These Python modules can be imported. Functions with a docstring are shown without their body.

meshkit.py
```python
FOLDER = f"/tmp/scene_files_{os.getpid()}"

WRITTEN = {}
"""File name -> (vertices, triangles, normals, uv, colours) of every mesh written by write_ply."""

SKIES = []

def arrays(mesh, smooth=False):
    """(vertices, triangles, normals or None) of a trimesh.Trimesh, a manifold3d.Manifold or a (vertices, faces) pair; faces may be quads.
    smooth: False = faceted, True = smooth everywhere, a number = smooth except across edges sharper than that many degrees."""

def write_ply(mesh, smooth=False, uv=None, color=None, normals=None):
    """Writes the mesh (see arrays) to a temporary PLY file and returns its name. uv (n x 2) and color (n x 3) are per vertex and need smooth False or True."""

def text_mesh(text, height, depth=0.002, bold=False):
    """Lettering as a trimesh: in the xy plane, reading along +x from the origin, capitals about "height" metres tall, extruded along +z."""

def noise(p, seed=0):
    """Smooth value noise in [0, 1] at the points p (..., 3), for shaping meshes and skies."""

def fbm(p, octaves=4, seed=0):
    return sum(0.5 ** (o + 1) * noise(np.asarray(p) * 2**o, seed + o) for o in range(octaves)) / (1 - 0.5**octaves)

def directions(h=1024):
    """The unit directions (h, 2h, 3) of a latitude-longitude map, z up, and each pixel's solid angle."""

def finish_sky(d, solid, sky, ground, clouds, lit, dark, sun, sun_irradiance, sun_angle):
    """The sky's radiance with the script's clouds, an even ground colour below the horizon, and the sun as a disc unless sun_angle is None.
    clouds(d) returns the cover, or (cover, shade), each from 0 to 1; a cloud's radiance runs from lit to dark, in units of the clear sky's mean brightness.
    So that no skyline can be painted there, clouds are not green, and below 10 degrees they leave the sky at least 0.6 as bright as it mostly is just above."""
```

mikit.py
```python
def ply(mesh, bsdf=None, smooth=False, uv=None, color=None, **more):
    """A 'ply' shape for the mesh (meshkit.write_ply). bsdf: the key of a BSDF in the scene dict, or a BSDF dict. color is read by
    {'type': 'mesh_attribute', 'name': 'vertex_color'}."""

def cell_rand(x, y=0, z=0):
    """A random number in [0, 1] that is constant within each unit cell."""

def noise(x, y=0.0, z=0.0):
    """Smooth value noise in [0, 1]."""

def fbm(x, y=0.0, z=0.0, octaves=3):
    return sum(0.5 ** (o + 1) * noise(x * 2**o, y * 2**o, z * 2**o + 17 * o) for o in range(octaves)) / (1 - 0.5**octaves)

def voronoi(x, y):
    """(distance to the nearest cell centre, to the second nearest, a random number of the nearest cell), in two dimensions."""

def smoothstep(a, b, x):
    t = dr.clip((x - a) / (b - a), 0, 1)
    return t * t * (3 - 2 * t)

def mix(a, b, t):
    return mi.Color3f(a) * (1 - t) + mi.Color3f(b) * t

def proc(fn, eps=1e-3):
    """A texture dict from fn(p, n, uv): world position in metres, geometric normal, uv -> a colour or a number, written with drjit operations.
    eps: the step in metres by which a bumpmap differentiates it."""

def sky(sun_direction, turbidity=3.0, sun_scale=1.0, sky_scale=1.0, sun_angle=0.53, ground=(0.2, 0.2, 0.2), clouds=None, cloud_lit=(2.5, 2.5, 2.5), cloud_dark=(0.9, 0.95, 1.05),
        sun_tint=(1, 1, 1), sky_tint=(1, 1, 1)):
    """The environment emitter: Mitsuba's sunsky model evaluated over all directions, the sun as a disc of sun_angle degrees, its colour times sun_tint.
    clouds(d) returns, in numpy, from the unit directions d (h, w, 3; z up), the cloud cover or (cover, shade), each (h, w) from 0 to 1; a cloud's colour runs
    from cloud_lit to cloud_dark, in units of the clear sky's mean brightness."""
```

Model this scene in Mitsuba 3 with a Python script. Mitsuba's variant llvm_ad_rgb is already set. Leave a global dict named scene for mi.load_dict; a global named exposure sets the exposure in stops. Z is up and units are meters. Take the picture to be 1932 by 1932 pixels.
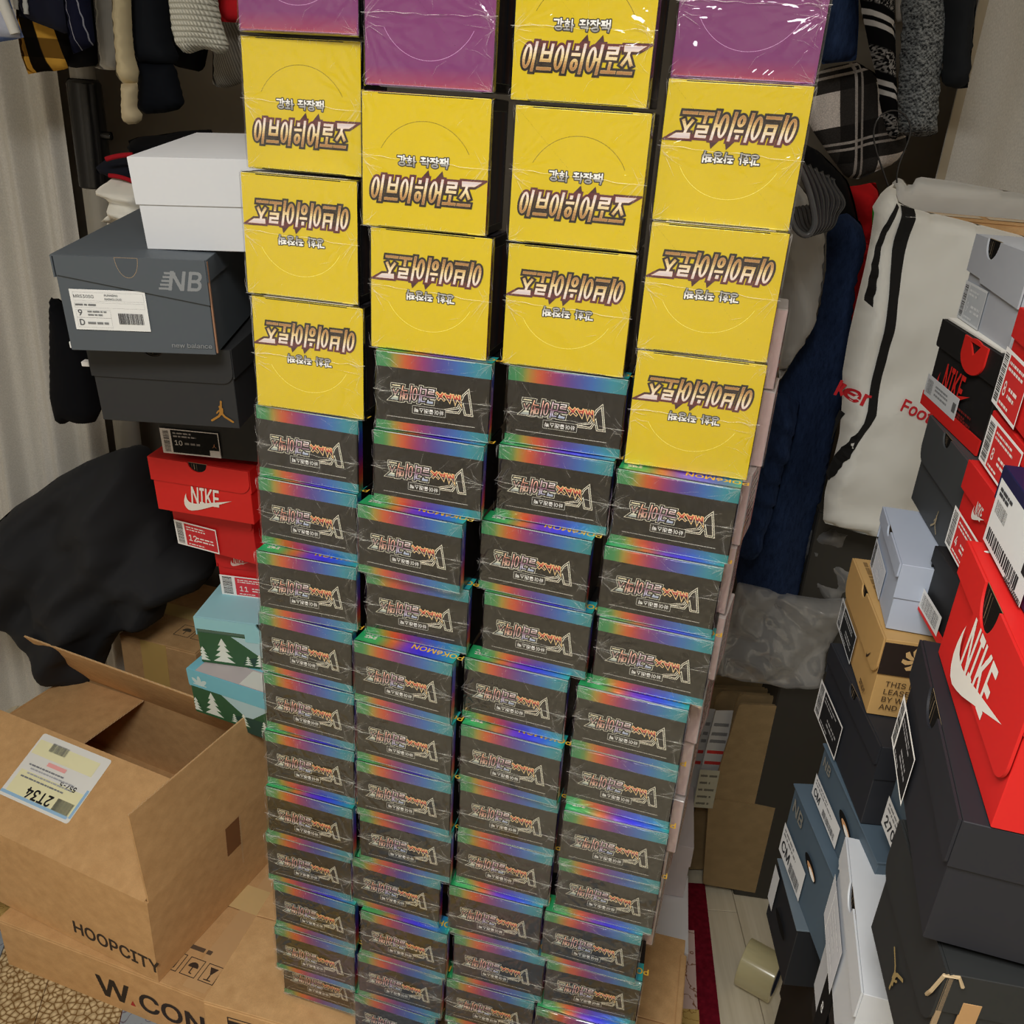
import math, random
import numpy as np, trimesh, drjit as dr, mitsuba as mi
import shapely, shapely.affinity as aff
from shapely.geometry import Polygon, LineString, Point, box as sbox
from shapely.ops import unary_union
from scipy.spatial import Delaunay
import mikit, meshkit
from mikit import noise, fbm, voronoi, cell_rand, smoothstep, mix
T = mi.ScalarTransform4f
random.seed(5); rng = np.random.default_rng(5)
scene, labels = {}, {}

# ------------------------------------------------------------------ camera, light, exposure
exposure = 0.92
PITCH, ROLL, CAM = 0.424677, 0.067043, np.array([0, 0, 1.70544])
_f = np.array([0, math.cos(PITCH), -math.sin(PITCH)]); _u = np.array([0, math.sin(PITCH), math.cos(PITCH)])
_up = -math.sin(ROLL)*np.array([1., 0, 0]) + math.cos(ROLL)*_u
scene['camera'] = {'type': 'perspective', 'fov': 2*math.degrees(math.atan(966/1673.089)), 'fov_axis': 'x', 'near_clip': 0.05, 'far_clip': 50,
                   'to_world': T().look_at(origin=CAM.tolist(), target=(CAM+_f).tolist(), up=_up.tolist())}
LAMP = dict(x=-0.25, y=-0.15, z=2.34, w=0.62, d=0.62, L=(15.5, 15.2, 14.4))

def lin(c):
    c = np.asarray(c, float)/255
    return np.where(c <= 0.04045, c/12.92, ((c+0.055)/1.055)**2.4)

def vc(rough, spec=0.4, **k):
    return {'type': 'twosided', 'b': {'type': 'principled', 'base_color': {'type': 'mesh_attribute', 'name': 'vertex_color'}, 'roughness': rough, 'specular': spec, **k}}

# every plain-coloured thing takes its colour per vertex
scene['card'] = vc(0.55, 0.35)          # shoe-box card
scene['gloss'] = vc(0.22, 0.5)          # coated print
scene['cloth'] = vc(0.95, 0.15, sheen=0.25)
scene['paper'] = vc(0.8, 0.2)
scene['foil'] = vc(0.28, 0.6, metallic=0.25)
scene['shiny'] = vc(0.15, 0.6)

def proc_bsdf(name, fn, rough=0.9, spec=0.2, bump=None, scale=0.001, eps=1e-3, **k):
    b = {'type': 'principled', 'base_color': mikit.proc(fn), 'roughness': rough, 'specular': spec, **k}
    if bump is not None:
        b = {'type': 'bumpmap', 'arbitrary': mikit.proc(bump, eps=eps), 'scale': scale, 'b': b}
    scene[name] = {'type': 'twosided', 'b': b}

C = lambda r, g, b: mi.Color3f(*[float(x) for x in lin((r, g, b))])
proc_bsdf('cardboard', lambda p, n, uv: mix(C(182, 142, 96), C(205, 166, 118), fbm(p.x*60, p.y*60, p.z*60))*(0.94+0.12*noise(p.x*900, p.y*900, p.z*900)), 0.75, 0.25)
proc_bsdf('cardboard_grey', lambda p, n, uv: mix(C(132, 112, 80), C(150, 128, 94), fbm(p.x*50, p.y*50, p.z*50))*(0.94+0.12*noise(p.x*900, p.y*900, p.z*900)), 0.75, 0.25)
def weave(p, s):
    return 0.5+0.25*dr.sin(p.x*s)+0.25*dr.sin(p.z*s+p.y*s)
proc_bsdf('denim', lambda p, n, uv: mix(C(18, 27, 50), C(46, 64, 100), fbm(p.x*240, p.y*40, p.z*60, 4)*0.75+0.25*noise(p.x*1500, p.z*300))*(0.75+0.5*fbm(p.x*9, p.y*9, p.z*9)), 0.95, 0.1, sheen=0.2)
proc_bsdf('tweed', lambda p, n, uv: mix(C(40, 43, 46), C(150, 155, 157), smoothstep(0.2, 0.85, 0.6*noise(p.x*330, p.y*200, p.z*330)+0.4*noise(p.x*900, p.y*200, p.z*800))), 1.0, 0.05,
          bump=lambda p, n, uv: noise(p.x*330, p.y*200, p.z*330), scale=0.0025)
def knit_h(p):
    a = p.x*2/0.012; b = p.z/0.0085
    r = b-dr.floor(b)
    x = a+0.5*cell_rand(dr.floor(b))*0+dr.select(dr.floor(b)-2*dr.floor(dr.floor(b)/2) > 0.5, 0.5, 0.0)+r*0.6
    q = x-dr.floor(x)
    return dr.sqrt(dr.maximum(0, 1-dr.square(2*q-1)))*dr.sqrt(dr.maximum(0, 1-dr.square(2*r-1)))
proc_bsdf('knit_white', lambda p, n, uv: mix(C(196, 196, 180), C(236, 236, 224), knit_h(p)), 1.0, 0.05, bump=lambda p, n, uv: knit_h(p), scale=0.006, eps=4e-4, sheen=0.3)
def rib_fn(c0, c1, s):
    return lambda p, n, uv: mix(C(*c0), C(*c1), 0.5+0.5*dr.sin((p.x+0.3*p.z)*s))
proc_bsdf('rib_grey', rib_fn((108, 105, 98), (156, 152, 143), 1500), 1.0, 0.05)
def band(x, c, w):
    return smoothstep(w, w*0.7, dr.abs(x-c))
def plaid_dark(p, n, uv):
    u = p.x+0.22*p.z; v = p.z-0.28*p.x
    pu = u/0.135; pu = pu-dr.floor(pu); pv = v/0.135; pv = pv-dr.floor(pv)
    wu = smoothstep(0.52, 0.56, pu); wv = smoothstep(0.5, 0.54, pv)
    s = 0.5*(wu+wv)
    s = dr.select(s > 0.9, 1.0, dr.select(s > 0.4, 0.05, 0.02))
    lines = dr.maximum(dr.maximum(band(pu, 0.2, 0.025), band(pu, 0.3, 0.025)), dr.maximum(band(pv, 0.2, 0.022), band(pv, 0.29, 0.022)))
    s = dr.maximum(s, 0.55*lines)
    return mix(C(14, 13, 13), C(206, 198, 192), s*(0.75+0.5*noise(p.x*900, p.z*900)))
proc_bsdf('plaid_dark', plaid_dark, 1.0, 0.05, sheen=0.2)
def plaid_sleeve(p, n, uv):
    v = p.z/0.085+0.35*p.x/0.085; q = v-dr.floor(v)
    l = dr.maximum(dr.maximum(band(q, 0.25, 0.05), band(q, 0.4, 0.05)), 0.55*smoothstep(0.55, 0.6, q)*smoothstep(0.95, 0.9, q)*smoothstep(0.3, 0.75, noise(p.x*500, p.z*500)))
    return mix(C(13, 13, 14), C(190, 188, 186), l*0.75)
proc_bsdf('plaid_bands', plaid_sleeve, 1.0, 0.05)
def flannel(p, n, uv):
    u = p.x+0.2*p.z; pu = (u+0.018)/0.062; pu = pu-dr.floor(pu); pv = p.z/0.06; pv = pv-dr.floor(pv)
    a = smoothstep(0.5, 0.54, pu); b = smoothstep(0.5, 0.54, pv)
    return mix(mix(C(14, 12, 10), C(22, 18, 12), b), mix(C(116, 84, 34), C(206, 158, 66), b), a*0.9)
proc_bsdf('flannel_check', flannel, 1.0, 0.05)
def blue_check(p, n, uv):
    u = (p.x+0.93)/0.075; u = u-dr.floor(u); v = (p.z-1.73)/0.075; v = v-dr.floor(v)
    a = smoothstep(0.45, 0.5, u); b = smoothstep(0.42, 0.47, v)
    return mix(mix(C(34, 50, 100), C(92, 112, 160), a), mix(C(110, 124, 164), C(172, 178, 196), a), b)
proc_bsdf('blue_check', blue_check, 1.0, 0.05)
proc_bsdf('pinstripe', lambda p, n, uv: mix(C(24, 26, 44), C(150, 152, 165), band((p.x+0.16*p.z)/0.021-dr.floor((p.x+0.16*p.z)/0.021), 0.5, 0.05)*0.8), 1.0, 0.05)
proc_bsdf('curtain_cloth', lambda p, n, uv: mix(C(196, 194, 188), C(214, 212, 206), noise(p.x*700, p.y*700, p.z*300)), 0.95, 0.1)
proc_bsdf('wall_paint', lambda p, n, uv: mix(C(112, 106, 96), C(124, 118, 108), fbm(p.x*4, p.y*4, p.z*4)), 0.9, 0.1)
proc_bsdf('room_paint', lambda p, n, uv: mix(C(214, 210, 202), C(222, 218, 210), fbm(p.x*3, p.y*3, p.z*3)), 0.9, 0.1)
def planks(p, n, uv):
    g = fbm(p.x*90, p.y*5, 3.0, 4)
    return mix(C(186, 176, 152), C(212, 204, 184), g)
proc_bsdf('floor_wood', planks, 0.4, 0.4)
def honey(p, n, uv):
    f, s, r = voronoi(p.x/0.0125, p.y/0.0125)
    return mix(C(116, 88, 52), C(206, 188, 150), smoothstep(0.02, 0.3, s-f)*0.55+0.45*smoothstep(0.5, 0.05, f))
proc_bsdf('rug_honeycomb', honey, 1.0, 0.05)
def floral(bg, fg, s):
    def fn(p, n, uv):
        a = dr.abs(fbm(p.x*s, p.y*s, 1.0, 3)-0.5)
        return mix(C(*fg), C(*bg), smoothstep(0.0, 0.05, a))
    return fn
proc_bsdf('rug_blue', floral((140, 150, 160), (98, 88, 100), 45), 1.0, 0.05)
proc_bsdf('rug_yellow', floral((196, 168, 104), (150, 116, 60), 60), 1.0, 0.05)
proc_bsdf('rug_pink', floral((202, 178, 172), (128, 84, 56), 50), 1.0, 0.05)
proc_bsdf('rug_red', lambda p, n, uv: mix(C(84, 12, 26), C(124, 26, 42), fbm(p.x*120, p.y*120, 0.0)), 1.0, 0.05)
scene['film'] = {'type': 'thindielectric', 'int_ior': 1.52}
scene['cloudy_plastic'] = {'type': 'blendbsdf', 'weight': 0.16, 'a': {'type': 'thindielectric', 'int_ior': 1.52}, 'b': {'type': 'twosided', 'b': {'type': 'diffuse', 'reflectance': {'type': 'rgb', 'value': [0.75, 0.77, 0.8]}}}}
scene['lamp_glass'] = {'type': 'diffuse', 'reflectance': {'type': 'rgb', 'value': [0.8, 0.8, 0.8]}}

# ------------------------------------------------------------------ mesh helpers
class M:
    """collects coloured geometry; build() makes it one entry of the scene"""
    def __init__(s): s.v, s.f, s.c, s.n = [], [], [], 0
    def add(s, v, f, col):
        v = np.asarray(v, float); f = np.asarray(f, int)
        if f.shape[1] == 4: f = np.vstack([f[:, [0, 1, 2]], f[:, [0, 2, 3]]])
        col = np.asarray(col, float)
        c = np.tile(lin(col), (len(v), 1)) if col.ndim == 1 else col
        s.v.append(v); s.f.append(f+s.n); s.c.append(c); s.n += len(v); return s
    def tm(s, m, col): return s.add(m.vertices, m.faces, col)
    def arrays(s): return np.vstack(s.v), np.vstack(s.f), np.vstack(s.c)
    def build(s, key, bsdf='card', smooth=False, tw=None):
        v, f, c = s.arrays()
        scene[key] = mikit.ply((v, f), bsdf, smooth, color=c)
        if tw is not None: scene[key]['to_world'] = tw
        return scene[key]

class Fr:
    """a box frame: o + u x + b y + n z (x along the labelled face, y away from the viewer, z up)"""
    def __init__(s, o, yaw, tilt=0, roll=0):
        u = np.array([math.cos(yaw), math.sin(yaw), 0]); b = np.array([-math.sin(yaw), math.cos(yaw), 0]); z = np.array([0, 0, 1.])
        s.o = np.asarray(o, float)
        s.b = math.cos(tilt)*b-math.sin(tilt)*z; z2 = math.cos(tilt)*z+math.sin(tilt)*b
        s.u = math.cos(roll)*u+math.sin(roll)*z2; s.n = -math.sin(roll)*u+math.cos(roll)*z2
    def P(s, p): p = np.asarray(p, float); return s.o+p[..., :1]*s.u+p[..., 1:2]*s.b+p[..., 2:3]*s.n
    def tw(s):
        m = np.eye(4); m[:3, 0], m[:3, 1], m[:3, 2], m[:3, 3] = s.u, s.b, s.n, s.o
        return T(m)
    def sub(s, x, y, z):
        r = Fr.__new__(Fr); r.u, r.b, r.n = s.u, s.b, s.n; r.o = s.P(np.array([x, y, z])); return r
ID = Fr((0, 0, 0), 0)

def cbox(x0, x1, y0, y1, z0, z1, c=0.0008):
    """chamfered box (v, f)"""
    m = trimesh.creation.box((x1-x0, y1-y0, z1-z0)) if c <= 0 else None
    if m is None:
        h = np.array([x1-x0, y1-y0, z1-z0])/2
        c = min(c, h.min()*0.45); pts = []
        for sx in (-1, 1):
            for sy in (-1, 1):
                for sz in (-1, 1):
                    q = np.array([sx, sy, sz])*h
                    for k in range(3):
                        d = -np.array([sx, sy, sz])*c; d[k] = 0; pts.append(q+d)
        m = trimesh.convex.convex_hull(np.array(pts))
    return np.array(m.vertices)+np.array([(x0+x1)/2, (y0+y1)/2, (z0+z1)/2]), np.array(m.faces)

def addbox(m, fr, x0, x1, y0, y1, z0, z1, col, c=0.0008):
    v, f = cbox(x0, x1, y0, y1, z0, z1, c); m.add(fr.P(v), f, col); return m

def tri(poly):
    """triangles of a shapely polygon or multipolygon"""
    vs, fs, n = [], [], 0
    for g in getattr(poly, 'geoms', [poly]):
        if g.geom_type != 'Polygon' or g.area < 1e-10: continue
        v, f = trimesh.creation.triangulate_polygon(g, engine='earcut')
        vs.append(v); fs.append(f+n); n += len(v)
    if not vs: return np.zeros((0, 2)), np.zeros((0, 3), int)
    return np.vstack(vs), np.vstack(fs)

def face_map(fr, face, W, D, H):
    """2D face coordinates and height above the face -> world"""
    def at(st, h):
        s, t = st[:, :1], st[:, 1:2]; z = np.zeros_like(s)
        p = {'front': lambda: (s, z-h, t), 'right': lambda: (z+W+h, s, t), 'left': lambda: (z-h, D-s, t), 'top': lambda: (s, t, z+H+h), 'back': lambda: (W-s, z+D+h, t)}[face]()
        return fr.P(np.hstack(p))
    return at

class Print:
    """flat print on a box face: layers of coloured polygons"""
    def __init__(s, at, h0=0.0004, step=0.00012): s.at, s.h, s.step, s.m = at, h0, step, M()
    def poly(s, g, col, lift=True):
        v, f = tri(g)
        if len(v): s.m.add(s.at(v, s.h), f, col); s.h += s.step*lift
        return s
    def raw(s, v, f, c):
        if len(v): s.m.add(s.at(np.asarray(v, float), s.h), f, c); s.h += s.step
        return s
    def rect(s, x0, y0, x1, y1, col, lift=True): return s.poly(sbox(x0, y0, x1, y1), col, lift)
    def text(s, t, x, y, h, col, bold=True, sx=1.0, rot=0, slant=0, anchor='l'):
        v, f = text2(t, h, bold); v = v.copy(); v[:, 0] *= sx
        if anchor == 'c': v[:, 0] -= (v[:, 0].min()+v[:, 0].max())/2
        if anchor == 'r': v[:, 0] -= v[:, 0].max()
        v[:, 0] += slant*v[:, 1]
        r = math.radians(rot); v = v@np.array([[math.cos(r), math.sin(r)], [-math.sin(r), math.cos(r)]])+[x, y]
        return s.raw(v, f, col)
    def barcode(s, x0, y0, x1, y1, col=(30, 30, 30), seed=1, vert=True):
        r = np.random.default_rng(seed); x = 0.0; g = []
        L = (x1-x0) if vert else (y1-y0)
        while x < L:
            w = L*r.uniform(0.008, 0.035)
            g.append(sbox(x0+x, y0, min(x0+x+w, x1), y1) if vert else sbox(x0, y0+x, x1, min(y0+x+w, y1))); x += w+L*r.uniform(0.01, 0.03)
        return s.poly(unary_union(g), col)
    def lines(s, x0, x1, ys, h, col, seed=1):
        r = np.random.default_rng(seed)
        g = []
        for y in ys:
            x = x0; e = x0+(x1-x0)*r.uniform(0.6, 1)
            while x < e:
                w = r.uniform(0.8, 3.2)*h*1.3; g.append(sbox(x, y, min(x+w, e), y+h)); x += w+h*0.6
        return s.poly(unary_union(g), col)
    def build(s, key, bsdf='gloss', tw=None): return s.m.build(key, bsdf, False, tw)

_T = {}
def text2(t, h, bold):
    if (t, bold) not in _T:
        m = meshkit.text_mesh(t, 1.0, 0.02, bold); k = m.face_normals[:, 2] > 0.9
        f = m.faces[k]; u, inv = np.unique(f, return_inverse=True)
        _T[(t, bold)] = (np.array(m.vertices)[u][:, :2], inv.reshape(-1, 3))
    v, f = _T[(t, bold)]
    return v*h, f

def tube(m, pts, r, col, k=8, closed=False):
    p = np.asarray(pts, float); n = len(p)
    r = np.broadcast_to(np.asarray(r, float), (n,))
    d = np.gradient(p, axis=0) if not closed else np.roll(p, -1, 0)-np.roll(p, 1, 0)
    d /= np.linalg.norm(d, axis=1, keepdims=True)+1e-12
    a = np.cross(d[0], [0.3, 0.9, 0.2]); a /= np.linalg.norm(a); rings = []
    for i in range(n):
        a = a-d[i]*(a@d[i]); a /= np.linalg.norm(a)+1e-12; b = np.cross(d[i], a)
        t = np.arange(k)*2*np.pi/k
        rings.append(p[i]+r[i]*(np.cos(t)[:, None]*a+np.sin(t)[:, None]*b))
    v = np.vstack(rings); f = []
    for i in range(n if closed else n-1):
        for j in range(k):
            f.append([i*k+j, i*k+(j+1) % k, ((i+1) % n)*k+(j+1) % k, ((i+1) % n)*k+j])
    f = np.array(f); f = np.vstack([f[:, [0, 1, 2]], f[:, [0, 2, 3]]])
    if not closed:
        v = np.vstack([v, p[0], p[-1]]); c0, c1 = n*k, n*k+1; j = np.arange(k)
        f = np.vstack([f, np.stack([(j+1) % k, j, j*0+c0], 1), np.stack([(n-1)*k+j, (n-1)*k+(j+1) % k, j*0+c1], 1)])
    m.add(v, f, col); return m

def smooth_path(pts, n=60):
    from scipy.interpolate import CubicSpline
    p = np.asarray(pts, float); t = np.r_[0, np.cumsum(np.linalg.norm(np.diff(p, axis=0), axis=1))]
    return CubicSpline(t, p)(np.linspace(0, t[-1], n))

def lab(key, label, cat=None, group=None, kind=None):
    d = {'label': label}
    if cat: d['category'] = cat
    if group: d['group'] = group
    if kind: d['kind'] = kind
    labels[key] = d

# ------------------------------------------------------------------ hangul lettering, stroke by stroke
JAMO = {'ㄱ': [[(0, 1), (1, 1), (.9, 0)]], 'ㅋ': [[(0, 1), (1, 1), (.9, 0)], [(0, .52), (.95, .52)]], 'ㄹ': [[(0, 1), (1, 1), (1, .52), (0, .52), (0, 0), (1, 0)]],
        'ㅁ': [[(0, 0), (0, 1), (1, 1), (1, 0), (0, 0)]], 'ㅂ': [[(0, 1), (0, 0), (1, 0), (1, 1)], [(0, .5), (1, .5)]], 'ㅅ': [[(.5, 1), (.42, .55), (0, 0)], [(.47, .62), (1, 0)]],
        'ㅈ': [[(0, 1), (1, 1)], [(.55, 1), (.42, .5), (0, 0)], [(.48, .55), (1, 0)]], 'ㅍ': [[(0, 1), (1, 1)], [(0, 0), (1, 0)], [(.3, 1), (.3, 0)], [(.7, 1), (.7, 0)]],
        'ㅇ': 'O', 'ㅎ': 'H', 'ㅣ': [[(.5, 1), (.5, 0)]], 'ㅏ': [[(.3, 1), (.3, 0)], [(.3, .5), (1, .5)]], 'ㅓ': [[(.7, 1), (.7, 0)], [(.7, .5), (0, .5)]],
        'ㅐ': [[(.1, 1), (.1, 0)], [(.9, 1.04), (.9, -.04)], [(.1, .5), (.9, .5)]], 'ㅔ': [[(.5, 1), (.5, 0)], [(.5, .5), (0, .5)], [(.95, 1), (.95, 0)]], 'ㄴ': [[(0, 1), (0, 0), (1, 0)]], 'ㅡ': [[(0, .3), (1, .3)]], 'ㅗ': [[(0, .15), (1, .15)], [(.5, 1), (.5, .15)]]}
def ring(x0, y0, x1, y1, w):
    c = aff.scale(Point(0, 0).buffer(1, 14), (x1-x0)/2+w/2, (y1-y0)/2+w/2)
    i = aff.scale(Point(0, 0).buffer(1, 14), max((x1-x0)/2-w/2, .01), max((y1-y0)/2-w/2, .01))
    return aff.translate(c.difference(i), (x0+x1)/2, (y0+y1)/2)
HH = [1.0]
def jamo(j, x0, y0, x1, y1, w):
    d = JAMO[j]; y0, y1 = y0*HH[0], y1*HH[0]
    if d == 'O': return ring(x0, y0, x1, y1, w)
    if d == 'H':
        h = y1-y0; xm = (x0+x1)/2
        return unary_union([sbox(xm-w*.6, y1-h*.06-w/2, xm+w*.6, y1+w/2), sbox(x0-w/2, y0+h*.62-w/2+h*.06, x1+w/2, y0+h*.62+w/2+h*.06), ring(x0+(x1-x0)*.1, y0, x1-(x1-x0)*.1, y0+h*.42, w)])
    return unary_union([LineString([(x0+(x1-x0)*a, y0+(y1-y0)*b) for a, b in l]).buffer(w/2, cap_style='square', join_style='mitre') for l in d])
def syllable(ini, vow, fin=None, w=.16, wv=None):
    """one block in the unit square"""
    y = .46 if fin else 0.0; g = []; p = w/2
    if vow in 'ㅡㅗ':
        hv = .12 if vow == 'ㅡ' else .3
        g += [jamo(ini, .12+p, y+hv+w*.9+(.06 if fin else .1), .88-p, 1-p, w), jamo(vow, p, y+p*.4, 1-p, y+hv+p, w)]
    elif vow == 'ㅘ':
        g += [jamo(ini, .02+p, y+.36, .6-p, 1-p, w*.9), jamo('ㅗ', p*.5, y+p, .62-p, y+.28, w*.9), jamo('ㅏ', .7+p*.4, y+p*.4, 1-p, 1-p, w*.9)]
    else:
        x = .5 if vow == 'ㅐ' else .6
        g += [jamo(ini, p, y+p+.03, x-p*1.1, 1-p-.04, w), jamo(vow, x+p*.6, y+p*.2, 1-p, 1-p*.4, w)]
    if fin: g.append(jamo(fin, .14+p, p, .9-p, .36-p*.2, w*.95))
    return unary_union(g)
def word(sylls, adv, w, sx=1.0, hh=1.0):
    """syllables in a row, each adv wide and hh high"""
    g = []; x = 0; HH[0] = hh
    for s in sylls:
        if s is None: x += adv*.45; continue
        g.append(aff.translate(aff.scale(syllable(*s, w=w), sx, 1, origin=(0, 0)), x, 0)); x += adv
    return g
def fit(g, x0, y0, x1, y1, shear=0):
    """shapes sheared, then scaled into the rectangle"""
    u = unary_union(g); 
    if shear: g = [aff.affine_transform(q, [1, shear, 0, 1, 0, 0]) for q in g]; u = unary_union(g)
    a, b, c, d = u.bounds; k = ((x1-x0)/(c-a), (y1-y0)/(d-b))
    return [aff.affine_transform(q, [k[0], 0, 0, k[1], x0-a*k[0], y0-b*k[1]]) for q in g]
def bands(poly, stops, n, axis=1, lo=None, hi=None):
    """the polygon cut into n bands along an axis, each with its colour of a gradient"""
    b = poly.bounds; lo = b[axis] if lo is None else lo; hi = b[axis+2] if hi is None else hi; out = []
    xs = np.array([s[0] for s in stops]); cs = np.array([s[1] for s in stops], float)
    for i in range(n):
        a0, a1 = lo+(hi-lo)*i/n, lo+(hi-lo)*(i+1)/n
        r = sbox(-9, a0, 9, a1) if axis else sbox(a0, -9, a1, 9)
        t = (i+.5)/n; out.append((poly.intersection(r), [np.interp(t, xs, cs[:, k]) for k in range(3)]))
    return out
def put_bands(pr, poly, stops, n, axis=1, **k):
    for g, c in bands(poly, stops, n, axis, **k): pr.poly(g, c, False)
    pr.h += pr.step

# ------------------------------------------------------------------ the tower of booster boxes
BW, BH, YW, YH, BD = 0.14, 0.0948, 0.1415, 0.1353, 0.074
RAIN = [(0, (42, 132, 88)), (.1, (66, 142, 82)), (.17, (168, 142, 52)), (.27, (206, 84, 42)), (.4, (150, 48, 112)), (.55, (84, 66, 156)), (.72, (52, 108, 184)), (.88, (48, 142, 164)), (1, (38, 132, 134))]
RX = np.array([s[0] for s in RAIN]); RC = np.array([s[1] for s in RAIN], float)
def rain(t): return np.stack([np.interp(t, RX, RC[:, k]) for k in range(3)], -1)
def strip(pr, x0, y0, x1, y1, fn, n=24, ax=0):
    """a rectangle with a smooth gradient along an axis"""
    t = np.linspace(0, 1, n+1); c = lin(fn(t))
    if ax == 0: v = np.vstack([np.stack([x0+(x1-x0)*t, t*0+y0], 1), np.stack([x0+(x1-x0)*t, t*0+y1], 1)])
    else: v = np.vstack([np.stack([t*0+x1, y0+(y1-y0)*t], 1), np.stack([t*0+x0, y0+(y1-y0)*t], 1)])
    i = np.arange(n); f = np.vstack([np.stack([i, i+1, i+n+2], 1), np.stack([i, i+n+2, i+n+1], 1)])
    pr.raw(v, f, np.vstack([c, c]))

PROTO = {}
def proto(name, m, bsdf, smooth=False):
    v, f, c = m.arrays(); PROTO[name] = mikit.ply((v, f), bsdf, smooth, color=c)
def centred(W, H, D):
    """prints of a booster box whose origin is the middle of its front face's lower edge"""
    fr = Fr((-W/2, 0, 0), 0); return lambda face: face_map(fr, face, W, D, H)
def slab(W, H, D, col, c=0.0011):
    m = M(); addbox(m, Fr((-W/2, 0, 0), 0), 0, W, 0, D, 0, H, col, c); return m

# black boxes with rainbow edges
at = centred(BW, BH, BD)
proto('B_body', slab(BW, BH, BD, (13, 12, 13)), 'gloss')
pr = Print(at('front'))
strip(pr, 0, BH*.81, BW, BH, rain); strip(pr, 0, 0, BW, BH*.115, rain)
pr.poly(LineString([(BW*.095, BH*.178), (BW*.88, BH*.178)]).buffer(.0004), (205, 205, 205))
for y in (BH*.995, BH*.008): pr.poly(LineString([(0, y), (BW, y)]).buffer(.0004), (188, 214, 210))
pr.rect(BW*.1, BH-.0014, BW*.86, BH-.0003, (196, 214, 218))
proto('B_front', pr.m, 'foil')
pr = Print(at('top'))
TOPC = [(0, (40, 160, 100)), (.2, (70, 160, 90)), (.35, (200, 110, 50)), (.5, (110, 60, 190)), (.65, (60, 50, 220)), (.85, (50, 110, 190)), (1, (40, 160, 150))]
tx = np.array([s[0] for s in TOPC]); tc = np.array([s[1] for s in TOPC], float)
strip(pr, 0, 0, BW, BD*.42, lambda t: np.stack([np.interp(t, tx, tc[:, k]) for k in range(3)], -1))
pr.text('POKéMON', BW*.80, BD*.30, BD*.13, (226, 180, 60), rot=180, anchor='c', sx=1.1)
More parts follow.
